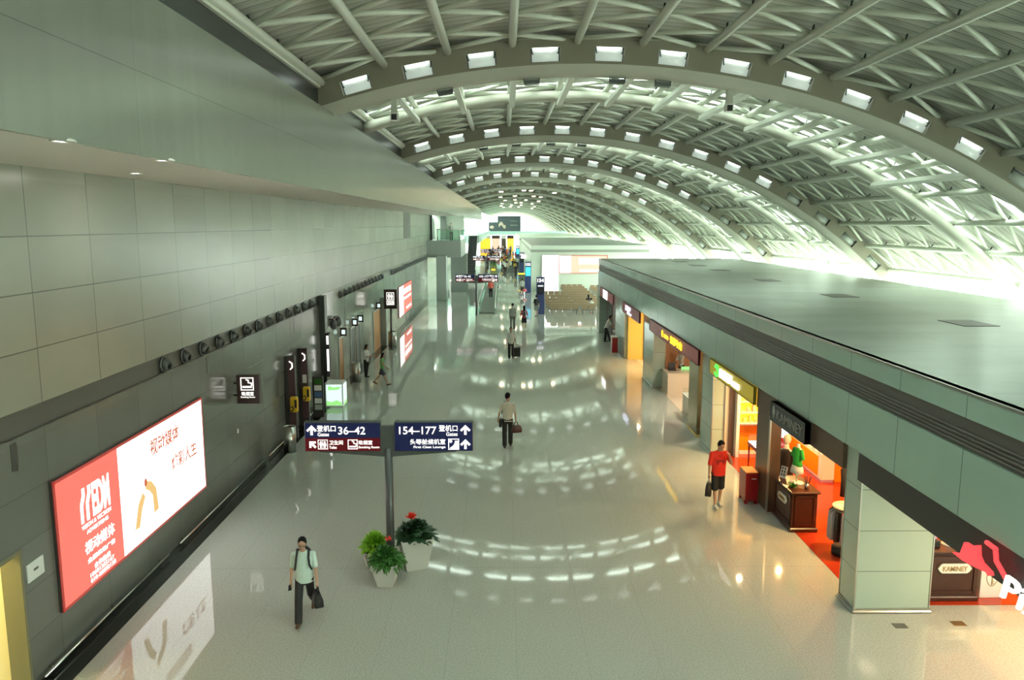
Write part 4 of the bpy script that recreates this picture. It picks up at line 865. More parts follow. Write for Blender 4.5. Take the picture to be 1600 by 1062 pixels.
def direction_sign(label, loc, left_num, right_num, far):
    t = thing('direction_sign', label, 'sign', loc)
    zb, zt, y = 2.70, 3.32, -0.09
    mb = MB(); mb.cyl((0, 0, 0), (0, 0, 2.75), 0.085, mt='sign_grey_metal', seg=18); mb.cyl((0, 0, 0), (0, 0, 0.03), 0.13, mt='sign_grey_metal', seg=18); mb.build('pole', t)
    mb = MB(); mb.box(-0.17, 0.17, -0.06, 0.06, zb - 0.02, zt - 0.1, 'sign_grey_metal'); mb.build('centre_box', t)
    mb = MB()
    for s in (-1, 1): mb.add([(s * 0.08, -.05, zb - .12), (s * 0.08, .05, zb - .12), (s * 0.08, -.05, zb), (s * 0.08, .05, zb), (s * 1.4, -.05, zb - .02), (s * 1.4, .05, zb - .02), (s * 1.4, -.05, zb), (s * 1.4, .05, zb)], [(0, 1, 3, 2), (4, 6, 7, 5), (0, 4, 5, 1), (2, 3, 7, 6), (0, 2, 6, 4), (1, 5, 7, 3)], 'sign_grey_metal')
    mb.build('bracket', t)
    for s in (-1, 1):
        x0, x1 = (-1.69, -0.14) if s < 0 else (0.14, 1.74)
        mb = MB(); mb.box(x0, x1, -0.07, 0.07, zb, zt, 'sign_grey_metal', 0.01); p = mb.build('panel', t)
        m = MB(); zm = zb + 0.285
        low = 'sign_wine' if (s < 0 or far) else 'sign_navy'
        m.box(x0 + .01, x1 - .01, -0.08, -0.07, zm, zt - .025, 'sign_navy'); m.box(x0 + .01, x1 - .01, -0.08, -0.07, zb + .01, zm, low); m.build('face', p)
        g = MB(); yy = -0.08; g2 = MB(); g3 = MB(); g4 = MB()
        if s < 0:
            arrow(g, x0 + .15, yy, zb + .45, 0.62); arrow(g2, x0 + .16, yy, zb + .15, 0.55, R(45)); toilet_icon(g3, x0 + .27, yy, zb + .05, .2); smoke_icon(g4, x0 + .88, yy, zb + .05, .2); g.build('arrow', p); g2.build('arrow', p); g3.build('toilet_pictogram', p); g4.build('smoking_pictogram', p)
            solid_text('lettering', '登机口', (x0 + .26, yy, zb + .42), RT, UPV, 0.13, 0.38, 'letter_white', p, .012, .008); solid_text('lettering', 'Gates', (x0 + .27, yy, zb + .325), RT, UPV, 0.075, 0.23, 'letter_white', p, .012, .004)
            solid_text('lettering', left_num, (x0 + .69, yy, zb + .36), RT, UPV, 0.16, 0.55, 'letter_white', p, .012, .008)
            solid_text('lettering', '卫生间', (x0 + .50, yy, zb + .145), RT, UPV, 0.09, 0.28, 'letter_white', p, .012, .004); solid_text('lettering', 'Toilet', (x0 + .50, yy, zb + .06), RT, UPV, 0.055, 0.15, 'letter_white', p, .012, .0)
            solid_text('lettering', '吸烟室', (x0 + 1.10, yy, zb + .145), RT, UPV, 0.09, 0.28, 'letter_white', p, .012, .004); solid_text('lettering', 'Smoking Room', (x0 + 1.10, yy, zb + .055), RT, UPV, 0.06, 0.42, 'letter_white', p, .012, .0)
        else:
            arrow(g3, x1 - .15, yy, zb + .45, 0.62); arrow(g2, x1 - .15, yy, zb + .15, 0.62); g3.build('arrow', p); g2.build('arrow', p); ring_box(g, x1 - .50, x1 - .28, zb + .035, zb + .265, yy, .014, 'letter_white')
            g.cyl((x1 - .45, yy, zb + .21), (x1 - .45, yy - .012, zb + .21), .03, mt='letter_white', seg=10); g.prism([(-.07, 0), (.08, 0), (.08, .17), (.02, .17), (.0, .1), (-.03, .06), (-.09, .02)], (x1 - .38, yy, zb + .05), RT, UPV, NY, .012, 'letter_white'); g.build('lounge_pictogram', p)
            solid_text('lettering', right_num, (x0 + .10, yy, zb + .36), RT, UPV, 0.16, 0.76, 'letter_white', p, .012, .008)
            solid_text('lettering', '登机口', (x0 + .91, yy, zb + .42), RT, UPV, 0.13, 0.38, 'letter_white', p, .012, .008); solid_text('lettering', 'Gates', (x0 + 1.06, yy, zb + .325), RT, UPV, 0.075, 0.23, 'letter_white', p, .012, .004)
            solid_text('lettering', '头等舱候机室', (x0 + .32, yy, zb + .145), RT, UPV, 0.115, 0.72, 'letter_white', p, .012, .004); solid_text('lettering', 'First Class Lounge', (x0 + .39, yy, zb + .055), RT, UPV, 0.06, 0.65, 'letter_white', p, .012, .005)
    return t
direction_sign('large blue and wine-red gate direction sign on a pole behind the planters', (-2.39, 15.58, 0), '36–42', '154–177', False)
direction_sign('blue and red gate sign on a pole in front of the moving walkway', (-2.25, 63.0, 0), '36–42', '155–177', True)
direction_sign('third gate direction sign on a pole along the hall, beyond the moving walkway', (-2.35, 100.5, 0), '36–42', '156–177', True)
direction_sign('farthest gate direction sign on a pole near the distant crowd', (-2.1, 127, 0), '37–42', '157–177', True)

# planters at the first sign
def planter(label, loc, rz, wb, wt, h):
    t = thing('planter', label, 'planter', loc, rz); a, b = wb / 2, wt / 2; i = b - 0.03
    sq = lambda w, z: [(-w, -w, z), (w, -w, z), (w, w, z), (-w, w, z)]
    mb = MB(); mb.rings([sq(a, 0), sq(b, h), sq(i, h), sq(i - .01, h - .06)], 'pot_white', False); mb.build('pot', t)
    mb = MB(); mb.rings([sq(i - .012, h - .07), sq(i - .012, h - .05)], 'soil', False); mb.build('soil', t); return t
def bush(t, name, mt, n, rad, z0, h, w, seed, droop=0.4, lenr=(0.5, 1.0), flat=1.0):
    rg = random.Random(seed); mb = MB()
    for i in range(n):
        a = rg.uniform(0, 2 * math.pi); el = rg.uniform(0.05, 1.45); r = rad * rg.uniform(*lenr)
        d = Vector((math.cos(a) * math.cos(el) * r, math.sin(a) * math.cos(el) * r, math.sin(el) * h * rg.uniform(.7, 1.0)))
        b = Vector((0, 0, z0)) + d * rg.uniform(0.15, 0.5); mb.leaf(b, Vector((0, 0, z0)) + d, w * rg.uniform(.7, 1.2), (rg.uniform(-.4, .4), rg.uniform(-.4, .4), 1), mt, 4, droop * rad * rg.uniform(.2, 1))
    return mb.build(name, t)
t = planter('small white planter with lime green fern behind the front planter, left of the pole', (-2.78, 15.86, 0), R(20), 0.30, 0.52, 0.46)
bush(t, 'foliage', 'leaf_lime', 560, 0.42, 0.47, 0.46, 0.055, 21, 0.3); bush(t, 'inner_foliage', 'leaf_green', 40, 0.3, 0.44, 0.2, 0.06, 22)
t = planter('white planter with dark green leaves and dull red blooms in front of the pole', (-2.42, 15.14, 0), R(-4), 0.31, 0.55, 0.50)
bush(t, 'foliage', 'leaf_green', 1000, 0.47, 0.50, 0.42, 0.085, 23, 0.42, (0.4, 1.0)); bush(t, 'bloom', 'flower_dark', 26, 0.22, 0.58, 0.26, 0.05, 24, 0.1)
mb = MB()
for i in range(9): a = 0.7 * i; mb.ell((0.05 + 0.05 * math.cos(a), 0.05 * math.sin(a), 0.96 + 0.02 * (i % 3)), 0.02, 0.018, 0.018, 'flower_red', 8, 6)
mb.build('red_bloom', t)
t = planter('larger white planter with broad dark leaves and a red bloom, right of the pole', (-1.93, 15.98, 0), R(18), 0.44, 0.70, 0.70)
bush(t, 'foliage', 'leaf_dark', 420, 0.58, 0.70, 0.44, 0.19, 25, 0.3, (0.4, 1.0))
mb = MB(); rg = random.Random(4)
for i in range(60):
    a = rg.uniform(0, 6.28); el = rg.uniform(0.2, 1.5); d = Vector((math.cos(a) * math.cos(el), math.sin(a) * math.cos(el), math.sin(el))) * 0.15
    mb.leaf(Vector((-0.08, -0.05, 1.10)), Vector((-0.08, -0.05, 1.10)) + d, 0.035, (0, 0, 1), 'flower_red', 3)
mb.build('red_bloom', t); mb = MB(); mb.cyl((-0.08, -0.05, 0.66), (-0.08, -0.05, 1.12), 0.014, mt='leaf_dark', seg=6); mb.build('stem', t)

# ------------------------------------------------------------ fittings on the left wall
def on_wall(name, s, y0, z0, h, w, mt, parent, x=X + 0.075, bold=0.02): return solid_text(name, s, (x, y0, z0), (0, 1, 0), UPV, h, w, mt, parent, 0.004, bold)
def lightbox(label, ya, yb, za, zb): 
    t = thing('light_box', label, 'billboard', (X, (ya + yb) / 2, (za + zb) / 2)); hy, hz = (yb - ya) / 2, (zb - za) / 2
    mb = MB(); mb.box(0.0, 0.06, -hy, hy, -hz, hz, 'frame_dark'); mb.build('case', t)
    mb = MB()
    for a, b, c, d in ((-hy, hy, -hz, -hz + .05), (-hy, hy, hz - .05, hz), (-hy, -hy + .05, -hz, hz), (hy - .05, hy, -hz, hz)): mb.box(0.05, 0.075, a, b, c, d, 'frame_red')
    mb.build('frame', t); return t, hy, hz
t, hy, hz = lightbox('large glowing red and white advertising light box on the near left wall', 12.42, 18.80, 0.82, 3.10)
mb = MB(); mb.box(0.06, 0.07, -hy + .05, -1.05, -hz + .05, hz - .05, 'screen_red'); mb.build('red_panel', t)
mb = MB(); mb.box(0.06, 0.07, -1.05, hy - .05, -hz + .05, hz - .05, 'screen_white'); wp = mb.build('white_panel', t)
x = 0.0715
def wt(s, y, z, h, w, mt, b=0.012): return solid_text('lettering', s, (x, y, z), (0, 1, 0), UPV, h, w, mt, t, 0.003, b)
mb = MB()     # bold square logo: two slanted bars and block letters
for k in range(2):
    q = [(0, 0), (.09, 0), (.09, .30), (.17, .46), (.17, .62), (.08, .62), (.08, .50), (0, .34)]
    mb.prism([(a + .19 * k, b) for a, b in q], (x, -2.45, 0.12), (0, 1, 0), UPV, (1, 0, 0), .003, 'screen_white')
mb.build('logo_bars', t)
wt('EDM', -2.05, 0.12, 0.62, 0.62, 'screen_white', 0.04); wt('VISION & VECTION', -2.45, 0.0, 0.08, 1.02, 'screen_white'); wt('ADVERTISING', -2.3, -0.12, 0.075, 0.75, 'screen_white')
wt('视动媒体', -2.4, -0.48, 0.24, 1.05, 'screen_white', 0.012); wt('全国机场广告', -2.35, -0.66, 0.10, 0.98, 'screen_white', .02)
wt('合作热线', -2.15, -0.84, 0.11, 0.58, 'screen_white', .02); wt('18601355167', -2.3, -0.94, 0.08, 0.85, 'screen_white'); wt('010-88892128', -2.3, -1.045, 0.08, 0.9, 'screen_white')
wt('视动媒体', 0.32, 0.50, 0.36, 1.45, 'screen_redink', .018); wt('炫彩人生', 1.30, -0.14, 0.36, 1.4, 'screen_redink', .018)
mb = MB()
mb.prism([(-.06, 0), (.14, -.02), (.28, .30), (.46, .52), (.36, .64), (.14, .46)], (x, -0.5, -0.75), (0, 1, 0), UPV, (1, 0, 0), .002, 'screen_ochre')
mb.prism([(-.04, 0), (.18, .03), (.12, .50), (-.08, .72), (-.32, .80), (-.36, .64), (-.18, .54), (-.06, .40)], (x, 0.35, -0.72), (0, 1, 0), UPV, (1, 0, 0), .002, 'screen_ochre')
mb.ell((x + .001, 0.02, 0.05), 0.002, 0.07, 0.09, 'screen_redink', 12); mb.build('dancing_figure', t)
mb = MB()
for y, z, a, b in ((.78, .05, .03, .07), (.86, -.12, .03, .06), (.8, -.32, .02, .07), (.72, -.1, .02, .05)): mb.ell((x + .001, y, z), 0.002, a, b, 'screen_tint', 10)
mb.build('ribbon_marks', t)
t, hy, hz = lightbox('smaller red and white advertising light box on the far marble wall', 55.0, 62.6, 0.70, 2.90)
mb = MB(); mb.box(0.06, 0.07, -hy + .05, -1.3, -hz + .05, hz - .05, 'screen_white'); mb.build('white_panel', t)
mb = MB(); mb.box(0.06, 0.07, -1.3, hy - .05, -hz + .05, hz - .05, 'screen_red'); mb.build('red_panel', t)
mb = MB(); mb.box(0.07, 0.073, -0.9, 3.2, 0.35, 0.75, 'screen_white'); mb.box(0.07, 0.073, -0.9, 3.2, -0.05, 0.12, 'screen_white'); mb.box(0.07, 0.073, 0.2, 3.2, -0.85, -0.7, 'screen_white'); mb.build('text_band', t)
# air nozzles
def nozzle(x, y, z):
    t = thing('air_nozzle', 'n', 'nozzle', (x, y, z))
    mb = MB(); mb.lathe([(0.12, 0.0), (0.185, 0.0), (0.19, 0.03), (0.165, 0.05), (0.13, 0.03), (0.12, 0.0)], (0, 0, 0), 'nozzle_grey', 18, 'X'); mb.build('collar', t)
    mb = MB(); mb.lathe([(0.13, 0.0), (0.135, 0.05), (0.125, 0.10), (0.10, 0.15), (0.075, 0.17), (0.07, 0.12), (0.002, 0.10)], (0, 0, 0), 'nozzle_grey', 18, 'X'); mb.lathe([(0.002, 0.155), (0.07, 0.165)], (0, 0, 0), 'nozzle_black', 14, 'X'); o = mb.build('jet', t); o.rotation_euler = (0, R(14), R(-8)); return t
n0 = None
def put_nozzles(ys, x, z, label, group):
    global n0
    for y in ys:
        if n0 is None: n0 = nozzle(x, y, z); n0['label'] = label; n0['group'] = group
        else: copy_tree(n0, (x, y, z), None, label, group)
put_nozzles([17.0 + 1.105 * i for i in range(13)], X - 0.02, 4.25, 'round dark air nozzle in the recessed band of the near left wall', 'air nozzles in the recessed band')
put_nozzles([35.5 + 1.1 * i for i in range(12)], X + 0.005, 4.14, 'round dark air nozzle high on the marble toilet wall', 'air nozzles on the marble wall')
put_nozzles([51.8 + 1.1 * i for i in range(22)], X + 0.005, 4.14, 'round dark air nozzle above the far red and white light box', 'air nozzles above the far light box')
# grey slot vents
for y, lb in ((11.62, 'narrow grey upright vent at the near end of the left wall'), (19.5, 'narrow grey upright vent above the smoking room sign'), (27.74, 'narrow grey upright vent above the pay phones')):
    mb = MB(); mb.box(0, 0.012, -0.075, 0.075, -0.21, 0.21, 'nozzle_grey'); o = mb.build('slot_vent', None, (X, y, 3.78)); tag(o, lb, 'vent')
mb = MB(); mb.box(0, 0.025, -0.22, 0.22, -0.15, 0.15, 'plastic_white', 0.006); mb.box(0.025, 0.027, -0.06, 0.06, -0.01, 0.03, 'band_grey'); o = mb.build('wall_plate', None, (X, 11.86, 1.86)); tag(o, 'small white wall plate beside the near doorway', 'plate')
mb = MB(); mb.box(0, 0.02, -0.04, 0.04, -0.06, 0.06, 'plastic_white', 0.005); o = mb.build('wall_switch', None, (X, 21.4, 1.55)); tag(o, 'tiny white switch low under the smoking room sign', 'switch')
mb = MB(); mb.box(0, 0.02, -0.05, 0.05, -0.08, 0.08, 'plastic_white', 0.005); o = mb.build('wall_switch', None, (X, 30.3, 2.0)); tag(o, 'small white switch between the pay phones and the black fin', 'switch')
# smoking room sign, projecting from the wall
t = thing('smoking_sign', 'brown illuminated smoking room sign projecting from the left wall', 'sign', (X, 21.3, 2.78))
mb = MB(); mb.box(0.10, 0.72, -0.10, 0.10, -0.40, 0.40, 'sign_brown', 0.012); p = mb.build('box', t)
mb = MB(); mb.box(0.0, 0.1, -0.03, 0.03, -0.2, -0.14, 'frame_dark'); mb.box(0.0, 0.1, -0.03, 0.03, 0.14, 0.2, 'frame_dark'); mb.build('bracket', t)
mb = MB(); smoke_icon(mb, 0.22, -0.10, -0.02, 0.36); mb.build('pictogram', p)
solid_text('lettering', '吸烟室', (0.24, -0.10, -0.17), RT, UPV, 0.11, 0.33, 'letter_white', p, .008, .012); solid_text('lettering', 'Smoking Room', (0.21, -0.10, -0.245), RT, UPV, 0.06, 0.39, 'letter_white', p, .008, .0)
# pay phone pillars
for i, (y, lb) in enumerate(((26.3, 'dark pay phone pillar with yellow telephone, nearer the camera'), (28.0, 'dark pay phone pillar with yellow telephone and white notice, beyond the first'))):
    t = thing('pay_phone', lb, 'phone', (-7.2, y, 0))
    mb = MB(); mb.box(-0.29, 0.06, -0.09, 0.09, 0, 2.86, 'frame_dark', 0.01); mb.build('pillar', t)
    mb = MB(); mb.box(-0.17, 0.05, -0.10, -0.09, 0.3, 2.82, 'phone_maroon'); p = mb.build('face', t)
    mb = MB(); mb.tube([(-0.10, -0.105, 2.68), (-0.02, -0.105, 2.62), (-0.02, -0.105, 2.48), (-0.08, -0.105, 2.42)], 0.026, 'letter_white', 6); mb.build('phone_emblem', p)
    mb = MB(); mb.box(-0.10, 0.15, -0.28, -0.10, 0.95, 1.48, 'phone_yellow', 0.03); h = mb.build('telephone', t)
    mb = MB(); mb.tube([(-0.06, -0.31, 1.02), (-0.02, -0.33, 1.0), (0.03, -0.31, 1.08), (0.0, -0.32, 1.16), (-0.06, -0.31, 1.15)], 0.018, 'bag_black', 6); mb.build('cord', h)
    mb = MB(); mb.box(0.06, 0.14, -0.31, -0.30, 1.12, 1.4, 'bag_black', 0.01); mb.build('handset', h)
    if i: mb = MB(); mb.box(-0.13, 0.02, -0.106, -0.10, 1.6, 1.9, 'white_matte'); mb.build('notice', t)
t = thing('leaflet_stand', 'dark upright leaflet rack with pale cards left of the glowing box', 'rack', (-7.05, 29.2, 0))
mb = MB(); mb.box(-0.25, 0.16, -0.05, 0.05, 0, 1.6, 'frame_dark', 0.01); mb.build('board', t)
for i, (z, c) in enumerate(((1.3, 'leaf_green'), (1.05, 'white_matte'), (0.8, 'blue_cloth'), (0.55, 'white_matte'), (0.3, 'grey_shirt'))):
    mb = MB(); mb.box(-0.17, 0.10, -0.08, -0.05, z, z + 0.2, c); mb.build('leaflet', t)
def bin_(label, x, y, h=0.85, r=0.2):
    t = thing('waste_bin', label, 'bin', (x, y, 0)); mb = MB(); mb.lathe([(0.002, 0), (r, 0), (r, h), (r - .02, h), (r - .02, h - .05), (0.002, h - .05)], (0, 0, 0), 'steel', 24); mb.build('drum', t)
    mb = MB(); mb.lathe([(0.002, h - .048), (r - .03, h - .048), (r - .03, h - .04), (0.002, h - .04)], (0, 0, 0), 'soil', 20); mb.build('opening', t); return t
bin_('round steel waste bin at the foot of the near pay phone', -6.95, 24.6); bin_('round steel waste bin beside the toilet doors', -6.95, 36.0, 0.9); bin_('round steel waste bin under the toilet sign', -6.72, 46.4, 0.95, 0.24)
# glowing display cabinet
t = thing('glow_cabinet', 'glowing green and white display cube beside the black fin', 'cabinet', (-6.85, 31.15, 0))
mb = MB(); mb.box(-0.36, 0.36, -0.36, 0.36, 0, 1.0, 'plastic_white', 0.01); mb.build('body', t)
for nm, a in (('front_screen', (-.31, .31, -.375, -.36)), ('side_screen', (.36, .375, -.31, .31))):
    mb = MB(); mb.box(*a, .08, .93, 'screen_mint'); f = mb.build(nm, t)
    mb = MB()
    if nm[0] == 'f': mb.prism([(-.31, 0), (.31, 0), (.31, .12), (.1, .22), (-.1, .14), (-.31, .2)], (0, -.376, .08), RT, UPV, NY, .003, 'screen_green'); mb.build('green_hills', f); mb = MB(); mb.prism([(-.25, 0), (.2, .03), (.28, .16), (-.05, .12), (-.2, .2)], (0, -.376, .7), RT, UPV, NY, .003, 'screen_green')
    else: mb.prism([(-.31, 0), (.31, 0), (.31, .16), (-.31, .1)], (.376, 0, .08), (0, 1, 0), UPV, (1, 0, 0), .003, 'screen_green')
    mb.build('picture', f)
t = thing('menu_lightbox', 'tall slim lit advertisement on the edge of the black fin', 'advertisement', (X + 0.23, 31.72, 0))
mb = MB(); mb.box(0, 0.12, -0.18, 0.18, 1.1, 2.9, 'frame_dark'); mb.build('case', t); mb = MB(); mb.box(0.02, 0.10, -0.19, -0.18, 1.35, 2.25, 'screen_white'); mb.box(0.02, 0.10, -0.19, -0.18, 2.45, 2.8, 'screen_white'); mb.build('lit_panel', t)
# mirrors / domes, hydrant points
t = thing('dome_camera_pair', 'pair of round grey domes on a bracket high on the marble wall', 'camera', (X + .035, 33.6, 3.15))
mb = MB(); mb.tube([(0, -.5, .12), (.18, -.5, .16), (.18, .5, .16), (0, .5, .12)], .03, 'bag_brown', 8); mb.build('bracket', t)
for y in (-.5, .5): mb = MB(); mb.ell((.18, y, -.08), .15, .2, .22, 'nozzle_grey'); mb.build('dome', t)
for z in (1.0, 1.55): mb = MB(); mb.box(0, .03, -.07, .07, -.07, .07, 'wood_dark', .01); o = mb.build('alarm_button', None, (X, 32.9, z)); tag(o, ('lower' if z < 1.2 else 'upper') + ' small dark red call box on the marble wall by the glowing cube', 'call box')
# toilet doors
def doorway(n, y0, y1, h, mt, lab, sign):
    mb = MB(); mb.box(X, X + .03, y0, y1, 0, h, mt); o = mb.build('door_' + str(n)); o['kind'] = 'structure'; o['label'] = lab
    f = MB(); f.box(X, X + .06, y0 - .08, y0, 0, h + .08, 'steel'); f.box(X, X + .06, y1, y1 + .08, 0, h + .08, 'steel'); f.box(X, X + .06, y0, y1, h, h + .08, 'steel'); f.build('door_frame', o)
    if sign:
        t = thing('door_sign', 'small lit sign over the ' + lab, 'sign', (X + .03, (y0 + y1) / 2, h + .12))
        mb = MB(); mb.box(0, .30, -.06, .06, 0, .36, 'sign_brown'); mb.build('box', t); mb = MB(); mb.box(.07, .23, -.07, -.06, .08, .28, 'screen_mint'); mb.build('lit_face', t)
doorway(2, 34.9, 35.7, 2.15, 'orange_door', 'narrow orange-brown door nearest the glowing cube', True)
doorway(3, 37.6, 38.5, 2.25, 'dark_door', 'first dark toilet doorway in the marble wall', True)
doorway(4, 39.1, 40.0, 2.25, 'dark_door', 'second dark toilet doorway in the marble wall', True)
doorway(5, 44.3, 46.6, 2.3, 'orange_door', 'wide orange-brown doorway near the toilet sign', True)
mb = MB(); mb.box(X, X + .35, 46.9, 47.6, 0, 2.9, 'grey_column'); struct('trim_6', mb, 'grey upright beside the wide orange doorway')
# toilet sign on a post
t = thing('toilet_sign', 'brown illuminated toilet sign on a thin post near the marble wall', 'sign', (-6.64, 45.5, 0))
mb = MB(); mb.cyl((0, 0, 0), (0, 0, 2.45), 0.06, mt='sign_grey_metal', seg=14); mb.cyl((0, 0, 0), (0, 0, .03), 0.18, mt='sign_grey_metal', seg=16); mb.build('pole', t)
mb = MB(); mb.box(-.38, .38, -.1, .1, 2.41, 3.54, 'sign_brown', .015); p = mb.build('box', t)
mb = MB(); toilet_icon(mb, -.22, -.1, 2.93, .44); ring_box(mb, -.22, .22, 2.64, 2.88, -.1, .03, 'letter_white'); mb.build('pictogram', p); solid_text('lettering', '卫生间', (-.17, -.1, 2.69), RT, UPV, .14, .34, 'letter_white', p, .01, .03)

# ------------------------------------------------------------ people
def rot_x(v, a): c, s = math.cos(a), math.sin(a); return Vector((v.x, v.y * c - v.z * s, v.y * s + v.z * c))
def figure(label, loc, heading, H=1.7, legs=((0, 0), (0, 0)), arms=((0, 8, 5, 0), (0, 8, 5, 0)), lean=0, head=(0, 0), top='white_shirt', sleeve=0.75, bottom='black_cloth', leg_len=1.0,
           shoes='brown_leather', hair='short', vox=0.011, fine=True, build_=1.0, seat=False, extra=None, glasses=False, collar=True, belt=False):
    """standing figure facing +Y; legs = (thigh forward, knee flex) for right (+X) and left; arms = (forward, outward, elbow, inward twist)"""
    k = H / 1.72; S = lambda *p: Vector(p) * k
    J = {}; P = S(0, 0, 0); lr = R(lean)
    def tor(x, y, z):   # torso point, leaning forward about the hips
        v = Vector((x, y, z)) * k; return Vector((v.x, v.y * math.cos(lr) + v.z * math.sin(lr), v.z * math.cos(lr) - v.y * math.sin(lr)))
    hips = {}
    for s, (th, kn) in zip((1, -1), legs):
        h = S(s * 0.09, 0, -0.02); d = Vector((s * 0.02, math.sin(R(th)), -math.cos(R(th)))); kne = h + d * 0.43 * k
        a = R(th - kn); d2 = Vector((0, math.sin(a), -math.cos(a))); an = kne + d2 * 0.42 * k
        fa = R(min(25, max(-55, (th - kn) * 0.8))); toe = an + Vector((s * 0.02, math.cos(fa), math.sin(fa) - 0.28 * math.cos(fa))) * 0.17 * k; heel = an + Vector((0, -0.045, -0.055)) * k
        J[s] = dict(hip=h, knee=kne, ank=an, toe=toe, heel=heel)
    for s, (fw, ab, el, tw) in zip((1, -1), arms):
        sh = tor(s * 0.172 * build_, -0.01, 0.465); d = Vector((s * math.sin(R(ab)), math.sin(R(fw)) * math.cos(R(ab)), -math.cos(R(fw)) * math.cos(R(ab))))
        elb = sh + d * 0.285 * k; a = R(fw + el); d2 = Vector((s * math.sin(R(ab)) * 0.5 - s * math.sin(R(tw)), math.sin(a), -math.cos(a))).normalized(); wr = elb + d2 * 0.25 * k
        J[s].update(sh=sh, elb=elb, wr=wr, fd=d2)
    nb = tor(0, 0.0, 0.53); nt = tor(0, 0.02, 0.62); hc = tor(0, 0.035, 0.715)
    yaw, pit = R(head[0]), R(head[1]); Hm = Matrix.Rotation(yaw, 3, 'Z') @ Matrix.Rotation(-pit - lr * 0.3, 3, 'X'); hc = nt + Hm @ S(0, 0.02, 0.092)
    hp = lambda x, y, z: hc + Hm @ (Vector((x, y, z)) * k * 1.06)
    low = min(min(J[s]['toe'].z - 0.022 * k, J[s]['heel'].z - 0.028 * k) for s in (1, -1)); dz = -low if not seat else 0
    t = thing('person', label, 'person', loc, heading)
    off = Vector((0, 0, dz)); mv = lambda v: v + off
    B = MB(); q = 'skin'
    B.loft([(mv(tor(0, 0, -0.05)), .12 * k, .09 * k), (mv(tor(0, 0, .1)), .115 * k, .08 * k), (mv(tor(0, 0, .35)), .13 * k, .09 * k), (mv(tor(0, -.01, .46)), .115 * k, .065 * k), (mv(nb), .055 * k, .055 * k)], q)
    B.caps(mv(nb - (nt - nb) * .6), mv(nt + (nt - nb) * .3), .058 * k, .052 * k, q)
    B.ell(mv(hp(0, -.01, .03)), 0.078 * k, 0.099 * k, 0.103 * k, q, rot=Hm); B.ell(mv(hp(0, .03, -.055)), 0.054 * k, 0.059 * k, 0.065 * k, q, rot=Hm)
    B.caps(mv(hp(0, .088, .012)), mv(hp(0, .103, -.022)), .010 * k, .015 * k, q, 8); B.ell(mv(hp(0, .085, -.09)), .022 * k, .016 * k, .016 * k, q)
    for s in (1, -1): B.ell(mv(hp(s * .074, -.012, -.005)), .012 * k, .022 * k, .034 * k, q, rot=Hm); B.ell(mv(hp(s * .03, .075, .018)), .018 * k, .012 * k, .01 * k, q)
    for s in (1, -1):
        j = J[s]
        B.caps(mv(j['hip']), mv(j['knee']), .075 * k, .052 * k, q); B.caps(mv(j['knee']), mv(j['knee'] + (j['ank'] - j['knee']) * .35), .05 * k, .054 * k, q); B.caps(mv(j['knee'] + (j['ank'] - j['knee']) * .35), mv(j['ank']), .054 * k, .036 * k, q)
        B.caps(mv(j['heel']), mv(j['toe']), .030 * k, .028 * k, q); B.caps(mv(j['ank']), mv(j['heel']), .034 * k, .03 * k, q)
        B.caps(mv(tor(s * .07, -.01, .45)), mv(j['sh']), .045 * k, .046 * k, q); B.caps(mv(j['sh']), mv(j['elb']), .046 * k, .040 * k, q); B.caps(mv(j['elb']), mv(j['elb'] + (j['wr'] - j['elb']) * .3), .040 * k, .041 * k, q); B.caps(mv(j['elb'] + (j['wr'] - j['elb']) * .3), mv(j['wr']), .041 * k, .027 * k, q)
        fd = j['fd']; sx = Vector((0, 1, 0)); sx = (sx - fd * sx.dot(fd)).normalized(); nx = fd.cross(sx); inn = Vector((-s, 0, 0)); inn = (inn - fd * inn.dot(fd)).normalized()
        B.caps(mv(j['wr']), mv(j['wr'] + fd * .075 * k), .026 * k, .030 * k, q); w = j['wr'] + fd * .02 * k
        for e in (-1, 1): B.caps(mv(w + sx * e * .018 * k), mv(w + fd * .065 * k + sx * e * .024 * k), .019 * k, .017 * k, q)
        if fine:
            for n_, (o_, ln) in enumerate(((.034, .066), (.012, .076), (-.011, .071), (-.033, .055))):
                b0 = j['wr'] + fd * .088 * k + sx * o_ * k; b1 = b0 + (fd + inn * .45).normalized() * ln * .5 * k; b2 = b1 + (fd * .55 + inn).normalized() * ln * .5 * k
                B.caps(mv(b0 - fd * .02 * k), mv(b1), .0105 * k, .0095 * k, q, 8); B.caps(mv(b1), mv(b2), .0095 * k, .008 * k, q, 8)
            t0 = j['wr'] + fd * .03 * k + sx * .028 * k; t1 = t0 + (fd * .6 + sx * .8 + inn * .3).normalized() * .038 * k; B.caps(mv(t0), mv(t1), .013 * k, .011 * k, q, 8); B.caps(mv(t1), mv(t1 + (fd + inn * .6).normalized() * .03 * k), .011 * k, .009 * k, q, 8)
        else: B.caps(mv(j['wr'] + fd * .07 * k), mv(j['wr'] + fd * .14 * k + inn * .03 * k), .028 * k, .018 * k, q)
    body = voxel(B, 'body', vox if fine else vox * 1.3, 'skin', t, 1)
